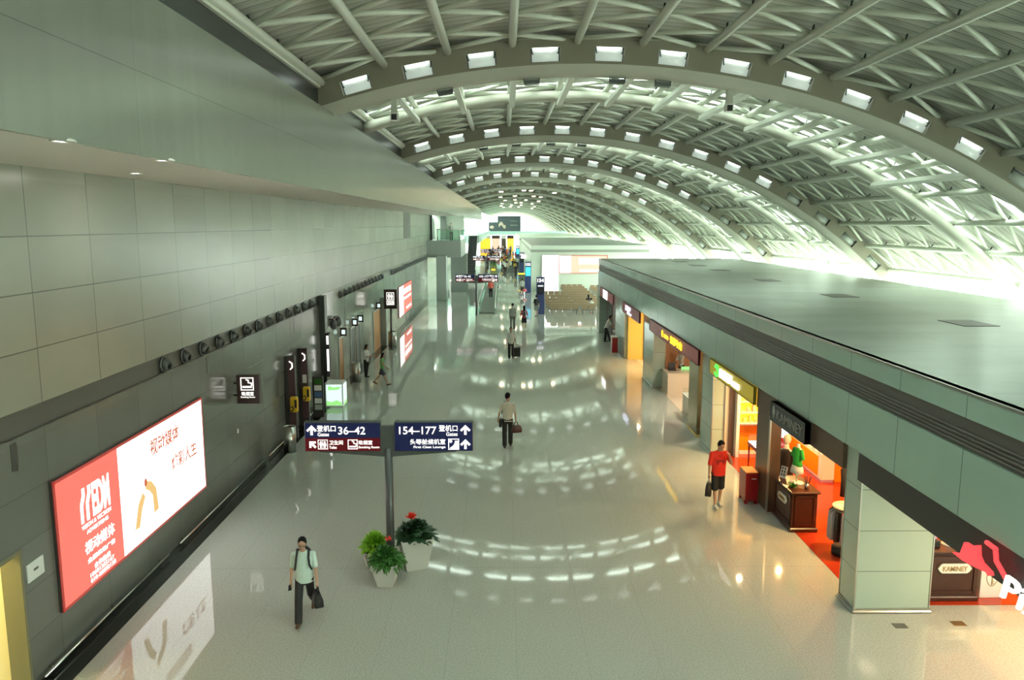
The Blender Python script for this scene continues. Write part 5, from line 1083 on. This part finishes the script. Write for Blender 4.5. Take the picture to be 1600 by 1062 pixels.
    if fine:
        for s in (1, -1): e = MB(); e.ell(mv(hp(s * .031, .083, .017)), .012 * k, .006 * k, .006 * k, 'eye_dark', 8, 6); e.caps(mv(hp(s * .018, .088, .04)), mv(hp(s * .046, .078, .042)), .004 * k, .003 * k, 'hair', 6); e.build('eye', t)
        e = MB(); e.caps(mv(hp(-.02, .086, -.05)), mv(hp(.02, .086, -.05)), .006 * k, .006 * k, 'lip', 6); e.build('mouth', t)
        if glasses:
            e = MB()
            for s in (1, -1):
                e.tube([mv(hp(s * .033 + .024 * math.cos(a), .098, .016 + .018 * math.sin(a))) for a in [2 * math.pi * i / 10 for i in range(11)]], .0028 * k, 'eye_dark', 5); e.caps(mv(hp(s * .057, .096, .02)), mv(hp(s * .078, -.01, .015)), .0028 * k, .0028 * k, 'eye_dark', 5)
            e.caps(mv(hp(-.01, .1, .02)), mv(hp(.01, .1, .02)), .0028 * k, .0028 * k, 'eye_dark', 5); e.build('glasses', t)
    # clothing
    T = MB(); bw = build_
    T.loft([(mv(tor(0, 0, -.10)), .168 * k * bw, .118 * k * bw), (mv(tor(0, .01, .06)), .162 * k * bw, .122 * k * bw), (mv(tor(0, .012, .22)), .168 * k * bw, .118 * k * bw), (mv(tor(0, .0, .38)), .182 * k * bw, .118 * k), (mv(tor(0, -.01, .475)), .155 * k * bw, .092 * k), (mv(tor(0, -.005, .545)), .07 * k, .065 * k)], top, 20)
    for s in (1, -1):
        j = J[s]; T.caps(mv(tor(s * .09, -.01, .475)), mv(j['sh']), .066 * k, .060 * k, top); e = j['sh'] + (j['elb'] - j['sh']) * min(sleeve, 1.0); T.caps(mv(j['sh']), mv(e), .063 * k, .060 * k, top)
        if sleeve > 1: T.caps(mv(j['elb']), mv(j['elb'] + (j['wr'] - j['elb']) * (sleeve - 1)), .055 * k, .042 * k, top)
    if collar:
        T.loft([(mv(nb - (nt - nb) * .35), .078 * k, .076 * k), (mv(nb + (nt - nb) * .25), .066 * k, .066 * k)], top)
    voxel(T, 'shirt', vox * 1.15, top, t, 2)
    L = MB(); L.loft([(mv(tor(0, 0, .04)), .155 * k * bw, .108 * k * bw), (mv(tor(0, 0, -.04)), .172 * k * bw, .118 * k * bw), (mv(Vector((0, 0, -.10 * k))), .165 * k * bw, .112 * k * bw), (mv(Vector((0, 0, -.15 * k))), .12 * k, .09 * k)], bottom)
    for s in (1, -1):
        j = J[s]
        if leg_len >= 1:
            L.caps(mv(j['hip'] - Vector((0, 0, .03))), mv(j['knee']), .098 * k, .084 * k, bottom); L.caps(mv(j['knee']), mv(j['ank'] + (j['ank'] - j['knee']) * -.06), .084 * k, .080 * k, bottom)
        else: e = j['hip'] + (j['knee'] - j['hip']) * leg_len; L.caps(mv(j['hip'] - Vector((0, 0, .03))), mv(e), .100 * k, .106 * k, bottom)
    voxel(L, 'trousers' if leg_len >= 1 else 'shorts', vox * 1.15, bottom, t, 2)
    for s in (1, -1):
        j = J[s]; sh = MB(); sh.caps(mv(j['heel'] + Vector((0, 0, .004))), mv(j['toe']), .040 * k, .037 * k, shoes, 12); d = (j['toe'] - j['heel']).normalized(); sh.caps(mv(j['heel'] + Vector((0, 0, .03 * k)) + d * .03 * k), mv(j['heel'] + d * .1 * k + Vector((0, 0, .02 * k))), .042 * k, .038 * k, shoes, 12); sh.build('shoe', t)
    Hh = MB()
    Hh.ell(mv(hp(0, -.025, .052)), 0.087 * k, 0.097 * k, 0.095 * k, 'hair', 18, 10, rot=Hm)
    if hair == 'short':
        for s in (1, -1): Hh.ell(mv(hp(s * .060, -.03, .02)), .024 * k, .055 * k, .055 * k, 'hair', rot=Hm)
        Hh.ell(mv(hp(0, -.075, .0)), .06 * k, .04 * k, .07 * k, 'hair', rot=Hm)
    else:
        for s in (1, -1): Hh.ell(mv(hp(s * .062, -.02, .0)), .03 * k, .06 * k, .09 * k, 'hair', rot=Hm)
        Hh.ell(mv(hp(0, -.07, -.05)), .075 * k, .05 * k, .14 * k, 'hair', rot=Hm)
        if hair == 'pony': Hh.caps(mv(hp(0, -.11, .03)), mv(hp(0, -.15, -.18)), .035 * k, .018 * k, 'hair')
        else: Hh.loft([(mv(hp(0, -.06, -.04)), .08 * k, .05 * k), (mv(hp(0, -.085, -.17)), .085 * k, .04 * k), (mv(hp(0, -.08, -.27)), .06 * k, .025 * k)], 'hair')
    voxel(Hh, 'hair', vox, 'hair', t, 1)
    W = Matrix.Translation(Vector(loc)) @ Matrix.Rotation(heading, 4, 'Z')
    return t, {n: W @ mv(v) for n, v in (('rw', J[1]['wr'] + J[1]['fd'] * .10 * k), ('lw', J[-1]['wr'] + J[-1]['fd'] * .10 * k), ('rs', tor(.1, 0, .56)), ('ls', tor(-.1, 0, .56)), ('back', tor(0, -.13, .32)), ('chest', tor(0, .12, .35)), ('lhip', tor(-.23, 0, -.02)), ('rhip', tor(.23, 0, -.02)))}, W, mv, tor, k

def handbag(label, hand, w, h, d, mt, rz, strap='bag_black', drop=0.0):
    t = thing('handbag', label, 'bag', (hand.x, hand.y, hand.z - 0.11 - h - drop), rz)
    mb = MB(); mb.rings([[(sx * w * a, sy * d * b, z) for sx, sy in ((-.5, -.5), (.5, -.5), (.5, .5), (-.5, .5))] for a, b, z in ((.8, .8, 0), (1, 1, .03), (1.0, .9, h * .6), (.82, .5, h * .95), (.7, .3, h))], mt, True); mb.build('body', t)
    for e in (-1, 1): mb = MB(); mb.tube([(-w * .22, e * d * .15, h * .92), (-w * .12, e * .01, h + .1 + drop), (w * .12, e * .01, h + .1 + drop), (w * .22, e * d * .15, h * .92)], .009, strap, 6); mb.build('handle', t)
    return t
def strap_bag(label, sh, hip, rz, w, h, d, mt):
    t = thing('shoulder_bag', label, 'bag', (hip.x, hip.y, hip.z - h), rz)
    mb = MB(); mb.box(-w / 2, w / 2, -d / 2, d / 2, 0, h, mt, .03); mb.build('body', t); mb = MB(); mb.box(-w / 2 + .005, w / 2 - .005, -d / 2 - .01, 0, h * .45, h + .005, mt, .008); mb.build('flap', t)
    m = Matrix.Translation((hip.x, hip.y, hip.z - h)) @ Matrix.Rotation(rz, 4, 'Z'); p = m.inverted() @ (sh + Vector((0, 0, .02)))
    mb = MB(); mb.tube([(-w * .4, 0, h * .9), tuple(p), (w * .4, 0, h * .9)], .012, mt, 6); mb.build('strap', t); return t
PI = math.pi
# man walking towards the camera, lower left
t, a, W, mv, tor, k = figure('man with glasses in mint polo and black trousers walking past the planters', (-3.72, 13.72, 0), PI + .12, 1.62, ((24, 6), (-20, 32)), ((-4, 9, 12, 0), (10, 10, 6, 0)), 3, (0, 14), 'mint', .8, 'black_cloth', 1, 'brown_leather', 'short', .010, True, 1.08, glasses=True)
b = thing('backpack', 'black backpack on the back of the man in the mint polo', 'bag', (a['back'].x, a['back'].y, a['back'].z), PI + .12)
mb = MB(); mb.ell((0, -.06, 0), .15, .09, .22, 'bag_black', 16, 10); mb.build('body', b)
for s in (-1, 1):
    mb = MB(); mb.tube([(s * .09, -.0, .17), (s * .105, .11, .222), (s * .11, .245, .11), (s * .125, .262, -.02), (s * .15, .18, -.14), (s * .13, .03, -.17)], .021, 'bag_black', 8); mb.build('strap', b)
handbag('black holdall in the left hand of the man in the mint polo', a['lw'], .34, .26, .16, 'bag_black', PI / 2 + .4)
mb = MB(); mb.box(-.03, .03, -.006, .006, -.07, .07, 'bag_black', .004); o = mb.build('mobile_phone', None, tuple(a['rw'] + Vector((-.01, -.02, -.03))), (R(20), 0, R(30))); tag(o, 'dark mobile phone in the right hand of the man in the mint polo', 'phone')
# man seen from behind in the middle of the hall
t, a, W, mv, tor, k = figure('man in cream polo and black trousers walking away down the middle of the hall', (.10, 25.1, 0), .02, 1.74, ((10, 3), (-8, 10)), ((4, 12, 10, 0), (-2, 16, 20, 0)), 0, (-38, 6), 'cream_polo', .85, 'black_cloth', 1, 'bag_black', 'short', .011, True, 1.06)
strap_bag('black shoulder bag on the left hip of the man in the cream polo', a['ls'], a['lhip'], PI / 2, .24, .26, .10, 'bag_black')
handbag('brown holdall in the right hand of the man in the cream polo', a['rw'], .36, .24, .2, 'bag_brown', .3)
# man pulling a trolley case towards the camera
t, a, W, mv, tor, k = figure('man in white shirt and black trousers pulling a trolley case towards the camera', (.36, 42.3, 0), PI, 1.66, ((14, 4), (-10, 16)), ((0, 10, 6, 0), (-12, 14, 4, 0)), 0, (0, 8), 'white_shirt', .9, 'black_cloth', 1, 'bag_black', 'short', .014, False)
b = thing('trolley_case', 'black trolley case pulled by the man in the white shirt', 'suitcase', (a['lw'].x + .05, a['lw'].y + .25, 0), .1)
mb = MB(); mb.box(-.19, .19, -.12, .12, .06, .56, 'bag_black', .03); mb.build('body', b)
mb = MB(); mb.tube([(-.08, -.08, .54), (-.06, -.2, .78), (.06, -.2, .78), (.08, -.08, .54)], .012, 'steel', 6); mb.build('handle', b)
for x_ in (-.15, .15): mb = MB(); mb.cyl((x_ - .02, .08, .045), (x_ + .02, .08, .045), .045, mt='bag_black', seg=12); mb.build('wheel', b)
figure('man in pale grey shirt and grey trousers walking away beside the woman with backpack', (.58, 54.1, 0), -.05, 1.78, ((12, 4), (-12, 10)), ((-8, 8, 8, 0), (10, 8, 6, 0)), 0, (0, 4), 'grey_shirt', .9, 'grey_trousers', 1, 'bag_black', 'short', .015, False)
t, a, W, mv, tor, k = figure('woman in pink top and black shorts with a grey-trimmed backpack walking away', (1.37, 53.7, 0), .05, 1.66, ((10, 4), (-10, 10)), ((-6, 16, 8, 0), (8, 16, 8, 0)), 0, (0, 4), 'pink_top', 1.2, 'black_cloth', .7, 'shoe_white', 'long', .015, False, .92)
b = thing('backpack', 'black backpack with pale trim on the woman in the pink top', 'bag', tuple(a['back']), .05); mb = MB(); mb.ell((0, -.07, 0), .14, .09, .20, 'bag_black', 14, 9); mb.build('body', b)
mb = MB(); mb.tube([(.09 * math.cos(x_), -.155, .12 * math.sin(x_)) for x_ in [2 * PI * i / 10 for i in range(11)]], .012, 'shoe_white', 5); mb.build('trim', b)
# man in the red T-shirt by the brown pillar
t, a, W, mv, tor, k = figure('man in bright red T-shirt and black shorts with hand to his face by the shops', (5.55, 19.5, 0), PI + .1, 1.74, ((8, 2), (-6, 6)), ((2, 10, 6, 0), (38, 16, 118, 34)), 2, (6, 30), 'red_tee', .9, 'black_cloth', .92, 'shoe_white', 'short', .010, True, 1.12, collar=False)
pr = MB(); c_, s_ = math.cos(PI + .1), math.sin(PI + .1)
pr.box(-.10, .10, .13, .145, 1.17, 1.31, 'tee_print', .004); o = pr.build('shirt_print', t); 
handbag('black holdall in the right hand of the man in the red T-shirt', a['rw'], .38, .34, .16, 'bag_black', PI / 2 - .3, 'steel')
figure('man in white shirt bowing over the display at the far shop', (6.35, 48.3, 0), -PI / 2 - .15, 1.66, ((20, 2), (-2, 4)), ((30, 6, 20, 0), (36, 6, 10, 0)), 22, (0, 10), 'white_shirt', .9, 'black_cloth', 1, 'bag_black', 'short', .014, False)
t, a, W, mv, tor, k = figure('woman in white blouse and black trousers reading by the toilet doors', (-6.65, 37.1, 0), -PI / 2 - .5, 1.52, ((2, 0), (-4, 4)), ((20, 4, 70, 20), (22, 4, 70, 20)), 0, (0, 16), 'white_shirt', .95, 'black_cloth', 1, 'bag_black', 'pony', .014, False, .9)
figure('young woman in green top and denim shorts walking past the toilets', (-5.6, 35.2, 0), -PI / 2 - .2, 1.50, ((26, 4), (-26, 18)), ((34, 8, 20, 0), (-14, 8, 4, 0)), 2, (0, 6), 'green_top', .1, 'denim', .62, 'brown_leather', 'long', .014, False, .85, collar=False)
figure('person in black standing in front of the blue gate pillar', (2.56, 62.0, 0), .2, 1.64, ((6, 2), (-4, 4)), ((0, 8, 6, 0), (4, 8, 6, 0)), 0, (0, 2), 'black_cloth', .9, 'grey_trousers', .8, 'bag_black', 'short', .018, False)
t, a, W, mv, tor, k = figure('traveller in grey shirt and black shorts with a bag, walking beyond the gate pillar', (1.86, 80.9, 0), 0, 1.68, ((14, 4), (-12, 12)), ((2, 10, 6, 0), (-2, 12, 6, 0)), 0, (0, 2), 'grey_shirt', .9, 'black_cloth', .95, 'bag_black', 'short', .018, False)
handbag('dark red bag carried by the traveller in the grey shirt', a['rw'], .4, .3, .2, 'pink_top', .2)
t, a, W, mv, tor, k = figure('traveller in coral jacket and black trousers riding the moving walkway', (-1.34, 77.2, 0.12), 0, 1.72, ((4, 2), (-2, 2)), ((0, 14, 20, 0), (0, 14, 20, 0)), 0, (0, 2), 'coral_top', 1.6, 'black_cloth', 1, 'bag_black', 'short', .018, False, 1.15)
handbag('white bag beside the traveller in the coral jacket', a['lw'], .35, .3, .2, 'plastic_white', .2)
figure('shop assistant in white with long black hair behind the peach counter', (8.15, 35.3, 0.008), PI / 2 + .5, 1.6, ((0, 0), (0, 0)), ((30, 6, 40, 10), (30, 6, 40, 10)), 6, (0, 30), 'white_shirt', .95, 'black_cloth', 1, 'bag_black', 'pony', .014, False, .9)
figure('person in white standing at the balcony railing', (-5.2, 77.3, 5.7), PI, 1.66, ((0, 0), (0, 0)), ((20, 6, 60, 10), (20, 6, 60, 10)), 0, (0, 6), 'white_shirt', .9, 'black_cloth', 1, 'bag_black', 'short', .02, False)
sit = ((82, 84), (82, 84)); sarm = ((24, 6, 40, 8), (24, 6, 40, 8))
figure('seated traveller in white at the end of the front bench row', (7.12, 63.75, 0.53), -.3, 1.6, sit, sarm, 4, (0, 12), 'white_shirt', .9, 'beige_cloth', 1, 'red_tee', 'short', .018, False, seat=True)
figure('seated traveller with black hair on the second bench row', (7.2, 66.55, 0.53), 0, 1.66, sit, sarm, 0, (0, 6), 'black_cloth', .9, 'black_cloth', 1, 'bag_black', 'long', .018, False, seat=True)
t, a, W, mv, tor, k = figure('dark-clothed traveller walking alone ahead of the distant crowd', (1.60, 109.5, 0), PI, 1.7, ((12, 3), (-12, 12)), ((-6, 8, 6, 0), (8, 8, 6, 0)), 0, (0, 2), 'black_cloth', .95, 'black_cloth', 1, 'bag_black', 'short', .022, False)
# the distant crowd: a few dressed figures, copied
KINDS = [('distant traveller in a white top among the far crowd', 'white_shirt', 'black_cloth', 'short'), ('distant traveller in black among the far crowd', 'black_cloth', 'black_cloth', 'short'), ('distant traveller in a red top among the far crowd', 'coral_top', 'denim', 'long'),
         ('distant traveller in beige among the far crowd', 'beige_cloth', 'grey_trousers', 'short'), ('distant traveller in a blue top among the far crowd', 'blue_cloth', 'black_cloth', 'short'), ('distant traveller in an ochre top among the far crowd', 'yellow_cloth', 'black_cloth', 'long')]
rg = random.Random(42); base = []
spots = []
while len(spots) < 66:
    y = 118 + 92 * rg.random() ** 1.1; x = rg.uniform(-3.4, 2.5) if y > 135 else rg.uniform(-0.4, 2.4)
    if all((x - p) ** 2 + (y - q) ** 2 > 1.2 for p, q in spots): spots.append((x, y))
for i, (x, y) in enumerate(spots):
    kd = i % len(KINDS); lb, tp, bt, hr = KINDS[kd]; rz = rg.choice((0, PI, PI, .4, 2.8))
    if i < len(KINDS):
        o = figure(lb, (x, y, 0), rz, 1.68, ((14, 4), (-12, 12)), ((-6, 9, 8, 0), (8, 9, 8, 0)), 0, (0, 3), tp, .95, bt, 1, 'bag_black', hr, .024, False)[0]; o['group'] = 'distant crowd, ' + lb.split(' among')[0]; base.append(o)
    else: copy_tree(base[kd], (x, y, 0), rz)

# ------------------------------------------------------------ waiting area and far end
def bench(n, label, group, x, y):
    t = thing('waiting_bench', label, 'bench', (x, y, 0), 0, group); w = n * .58
    mb = MB(); mb.box(-w / 2, w / 2, .2, .28, .34, .40, 'bench_metal'); mb.build('beam', t)
    for xx in ([-w / 2 + .15, w / 2 - .15] if n < 5 else [-w / 2 + .15, 0, w / 2 - .15]):
        mb = MB(); mb.box(xx - .03, xx + .03, .0, .5, .0, .04, 'bench_metal'); mb.box(xx - .03, xx + .03, .2, .27, .04, .36, 'bench_metal'); mb.build('leg', t)
    for i in range(n):
        xx = -w / 2 + .29 + .58 * i
        mb = MB(); mb.box(xx - .27, xx + .27, .02, .5, .42, .47, 'bench_tan', .015); mb.build('seat', t)
        mb = MB(); mb.prism([(-.26, 0), (.26, 0), (.26, .46), (.22, .50), (-.22, .50), (-.26, .46)], (xx, .02, .44), RT, (0, -.18, .98), (0, -.98, -.18), .06, 'bench_tan'); mb.build('backrest', t)
    for xx in (-w / 2, w / 2): mb = MB(); mb.tube([(xx, .05, .42), (xx, .08, .66), (xx, .42, .66), (xx, .45, .44)], .02, 'bench_metal', 6); mb.build('armrest', t)
    return t
b4 = None
def rows(items, n, label, group):
    proto = None
    for x, y in items:
        if proto is None: proto = bench(n, label, group, x, y)
        else: copy_tree(proto, (x, y, 0))
bench(4, 'tan waiting bench of four seats, front row nearest the camera', None, 4.88, 63.3); bench(2, 'short tan bench with seated traveller at the front row', None, 6.85, 63.3)
rows([(4.7, 65.4), (4.7, 68.0), (4.75, 71.4), (4.8, 75.2)], 4, 'tan four-seat bench in the block directly behind the front row', 'benches behind the front row')
rows([(7.2, y_) for y_ in (66.1, 68.3, 70.4, 73.0, 75.8, 78.5, 81.2, 83.6)], 4, 'tan four-seat bench in the middle block of the waiting area', 'benches in the middle block')
rows([(10.2, 72.5), (10.2, 75.0), (10.2, 77.5), (10.2, 80.0), (10.2, 82.6)], 4, 'tan four-seat bench in the block beside the shop row end', 'benches in the right-hand block')
def gate_pylon(num, x, y, h, screen, where):
    t = thing('gate_pylon', 'tall blue numbered gate pillar ' + where, 'gate sign', (x, y, 0)); mb = MB(); mb.box(-.33, .33, -.15, .15, 0, h, 'pylon_blue', .02); p = mb.build('body', t)
    solid_text('lettering', num, (-.26, -.15, h - .42), RT, UPV, .30, .52, 'letter_white', p, .01, .03)
    if screen: mb = MB(); mb.box(-.27, .27, -.17, -.15, h - 1.5, h - .55, 'screen_cyan'); mb.build('screen', t)
    else:
        mb = MB(); mb.box(-.27, .27, -.17, -.15, h - 1.45, h - .55, 'bag_black'); s_ = mb.build('screen', t); mb = MB(); mb.box(-.22, .22, -.175, -.17, h - .78, h - .66, 'screen_tint'); mb.build('text_line', s_); mb = MB(); mb.box(-.22, .22, -.175, -.17, h - 1.32, h - 1.24, 'sign_navy'); mb.build('text_line', s_)
gate_pylon('154', 2.95, 63.6, 3.05, False, 'beside the front bench row'); gate_pylon('155', 2.55, 84.0, 3.3, True, 'with a cyan screen by the tall white poster'); gate_pylon('156', 2.5, 112, 3.3, False, 'with dark screen along the green block wall'); gate_pylon('157', 2.5, 146, 3.3, True, 'with a cyan screen far away by the crowd')
def block(label, x0, x1, y0, y1, h):
    mb = MB(); mb.box(x0, x1, y0, y1, 0, h, 'block_wall'); mb.box(x0 - .03, x1, y0 - .03, y1, h - .75, h - .45, 'block_band'); struct('wall_block', mb, label)
block('pale green shop block behind the waiting area', 2.95, 15.9, 85.9, 135, 5.0); block('far pale green shop block along the hall', 2.95, 15.9, 150, 205, 5.0)
mb = MB(); mb.box(2.9, 15.9, 85.95, 134.9, 5.0, 5.04, 'shop_roof'); struct('roof', mb, 'flat roof of the block behind the waiting area')
t = thing('light_box', 'tall white glowing poster panel at the waiting area', 'billboard', (5.03, 85.7, 0)); mb = MB(); mb.box(-.93, .93, 0, .15, 0, 4.0, 'frame_dark'); mb.build('case', t); mb = MB(); mb.box(-.9, .93, -.02, 0, .02, 3.97, 'screen_white'); f_ = mb.build('poster', t)
mb = MB()
for i in range(9): mb.ell((-.1 + .1 * (i % 3), -.022, 1.3 + .23 * (i // 3) + .1 * (i % 2)), .03, .002, .05, 'grey_shirt', 8, 6)
mb.build('ink_marks', f_); mb = MB(); mb.prism([(0, 0), (.9, 0), (.9, .75), (.55, .55), (.25, .2)], (0.0, -.022, .05), RT, UPV, NY, .003, 'screen_tint'); mb.build('picture', f_)
t = thing('light_box', 'wide pink and white glowing billboard above the far benches', 'billboard', (8.65, 85.75, 1.95)); mb = MB(); mb.box(-2.68, 2.68, 0, .12, 0, 1.98, 'frame_red'); mb.build('case', t)
mb = MB(); mb.box(-2.6, -1.35, -.02, 0, .06, 1.92, 'screen_white'); mb.build('white_panel', t); mb = MB(); mb.box(-1.35, 2.6, -.02, 0, .06, 1.92, 'screen_pink'); mb.build('pink_panel', t)
mb = MB(); mb.box(-.5, 1.9, -.025, -.02, 1.0, 1.68, 'screen_white'); mb.build('text_band', t); mb = MB(); mb.box(-.4, 1.8, -.025, -.02, .2, .42, 'screen_white'); mb.build('text_band', t)
# moving walkway
t = thing('moving_walkway', 'moving walkway with glass sides behind the second gate sign', 'walkway', (-1.45, 64, 0))
mb = MB(); mb.box(-.62, .62, 0, 36, 0, .12, 'escalator_grey'); mb.build('tread', t)
for s in (-1, 1):
    mb = MB(); mb.box(s * .68 - .02, s * .68 + .02, 0, 36, .0, .92, 'glass_green'); mb.build('glass_side', t); mb = MB(); mb.tube([(s * .68, -.1, .5), (s * .68, .1, .95), (s * .68, 36, .95)], .05, 'steel', 6); mb.build('handrail', t)
mb = MB(); mb.box(-.62, .62, -.8, 0, 0, .02, 'steel'); mb.build('comb_plate', t)
# upper bridge, dark billboards and far glow
mb = MB(); mb.box(-10, 22, 224, 232, 4.2, 5.3, 'teal_slab'); struct('floor', mb, 'teal bridge slab across the far end of the hall')
t = thing('billboard', 'large dark billboard above the far bridge', 'billboard', (1.5, 224.2, 5.3)); mb = MB(); mb.box(-3.4, 3.2, 0, .3, 0, 4.3, 'billboard_dark'); mb.build('panel', t)
mb = MB()
for i in range(6): mb.ell((-2.9 + .32 * i, -.02, 1.7 + .5 * math.sin(i)), .2, .02, .6, 'beige_cloth', 8, 6)
mb.build('pale_figure', t); mb = MB(); mb.box(.2, 2.4, -.03, 0, 1.6, 1.75, 'block_band'); mb.build('text_line', t); mb = MB(); mb.box(.2, 2.2, -.03, 0, 2.8, 2.9, 'block_band'); mb.build('text_line', t)
t = thing('billboard', 'lower dark billboard left of the large one above the far bridge', 'billboard', (-3.2, 224.2, 5.3)); mb = MB(); mb.box(-1.3, 1.3, 0, .3, 0, 2.6, 'billboard_dark'); mb.build('panel', t); mb = MB(); mb.ell((-.3, -.02, 1.1), .6, .02, .5, 'beige_cloth', 8, 6); mb.build('picture', t)
t = thing('light_box', 'bright white glowing screen at the left end of the far bridge', 'billboard', (-6.2, 224.2, 5.3)); mb = MB(); mb.box(-1.7, 1.6, 0, .3, 0, 4.4, 'screen_white'); mb.build('screen', t)
# shop fronts beneath the bridge
for i, (x0, x1, mt, lb) in enumerate(((-7, -3.9, 'shelf_glow', 'warm lit shop front under the far bridge, at its left end'), (-3.6, -1.2, 'screen_pink', 'pale lit shop front under the far bridge, second from the left'), (-0.9, 0.6, 'brown_metal', 'dark shop front under the far bridge, third from the left'), (.8, 2.8, 'shelf_glow', 'orange lit shop front under the far bridge beside the green block'))):
    t = thing('lit_shop', lb, 'shop', ((x0 + x1) / 2, 226, 0)); w = (x1 - x0) / 2; mb = MB(); mb.box(-w, w, 0, .2, 0, 3.2, mt); mb.build('lit_window', t); mb = MB(); mb.box(-w, w, -.1, .3, 3.2, 4.1, 'sign_brown' if i % 2 else 'white_gloss'); mb.build('sign_panel', t)
# small kiosks along the hall
t = thing('kiosk', 'olive green kiosk with plants beside the walkway end', 'kiosk', (-1.5, 112.5, 0)); mb = MB(); mb.box(-.45, .45, -.4, .4, 0, 1.4, 'kiosk_olive', .03); mb.build('body', t); mb = MB(); mb.box(-.35, .2, -.42, -.4, .75, .95, 'letter_yellow'); mb.build('lit_text', t); bush(t, 'foliage', 'leaf_green', 60, .6, 1.5, .5, .12, 61)
t = thing('kiosk', 'glass kiosk with yellow-lit top by the green block', 'kiosk', (3.0 - .75, 99.5, 0)); mb = MB(); mb.box(-.45, .45, -.4, .4, 0, 1.0, 'escalator_grey'); mb.build('body', t); mb = MB(); mb.box(-.47, .47, -.42, .42, 1.0, 1.12, 'letter_yellow'); mb.build('lit_top', t)
tuft('potted_plant', 'small green plant beside the white glowing poster', 'plant', (3.75, 85.4, 0), 'leaf_green', 60, .35, 1.3, .1, seed=71)
for i, (x, y, z, c) in enumerate(((3.4, 84.6, 0, None),)): pass
t = thing('flight_board', 'white double information board hanging by the far green block', 'board', (2.2, 106, 0)); mb = MB(); mb.cyl((-.2, 0, 0), (-.2, 0, 3.0), .06, mt='sign_grey_metal'); mb.build('pole', t); mb = MB(); mb.box(.1, .38, -.06, .06, 2.7, 3.2, 'screen_white'); mb.build('board', t); mb = MB(); mb.box(.45, .7, -.06, .06, 2.7, 3.2, 'screen_white'); mb.build('board', t)
# floodlights under the first arches
def floodlight(label, th, y, group=None):
    p = vpol(23.66, th, y + .25); t = thing('floodlight', label, 'light', p, 0, group); t.rotation_euler = (0, R(th), 0)
    mb = MB(); mb.box(-.20, .20, -.12, .12, -.16, -.06, 'sign_grey_metal', .01); mb.build('housing', t); mb = MB(); mb.box(-.18, .18, -.10, .10, -.165, -.16, 'glass_clear'); mb.build('glass', t)
    for s in (-1, 1): mb = MB(); mb.box(s * .2 - .012, s * .2 + .012, -.02, .02, -.12, .03, 'bracket_dark'); mb.build('bracket', t)
for n_, y, ths in ((0, ARCH0, (-9.5, -3.6, 2.2, 5.3)), (1, ARCH0 + PITCH, (-8, -4, 0.2, 4))):
    for th in ths: floodlight(f'small grey floodlight clipped under the {ORD[n_]} roof arch', th, y, f'floodlights under the {ORD[n_]} arch')
for th, w in ((-13.0, 'near the left fascia'), (9.9, 'right of the middle')):
    p = vpol(23.66, th, ARCH0 + .3); t = thing('speaker_box', f'small white box with black face hanging under the first arch {w}', 'speaker', p); mb = MB(); mb.box(-.08, .08, -.08, .08, -.42, 0, 'arch_tube'); mb.build('hanger', t); mb = MB(); mb.box(-.1, .1, -.1, .1, -.56, -.36, 'white_gloss'); mb.build('body', t); mb = MB(); mb.box(-.07, .07, -.11, -.1, -.54, -.39, 'bag_black'); mb.build('face', t)
# warm lamps along the far arches
wl = None
rg = random.Random(8)
for k in range(4, 10):
    for th in (rg.uniform(-7, -4), rg.uniform(-2.5, 0.2), rg.uniform(1.8, 4.5), rg.uniform(6, 10)):
        p = vpol(23.62, th, ARCH0 + PITCH * k + .3)
        if wl is None:
            wl = thing('arch_lamp', 'warm golden lamp under the far roof arches', 'light', p, 0, 'golden lamps under the far arches'); mb = MB(); mb.lathe([(.002, 0), (.2, 0), (.25, -.12), (.002, -.12)], (0, 0, 0), 'white_gloss', 12); mb.build('housing', wl); mb = MB(); mb.lathe([(.002, -.12), (.23, -.12), (.18, -.18), (.002, -.2)], (0, 0, 0), 'lamp_warm', 12); mb.build('lens', wl)
        else: copy_tree(wl, p)
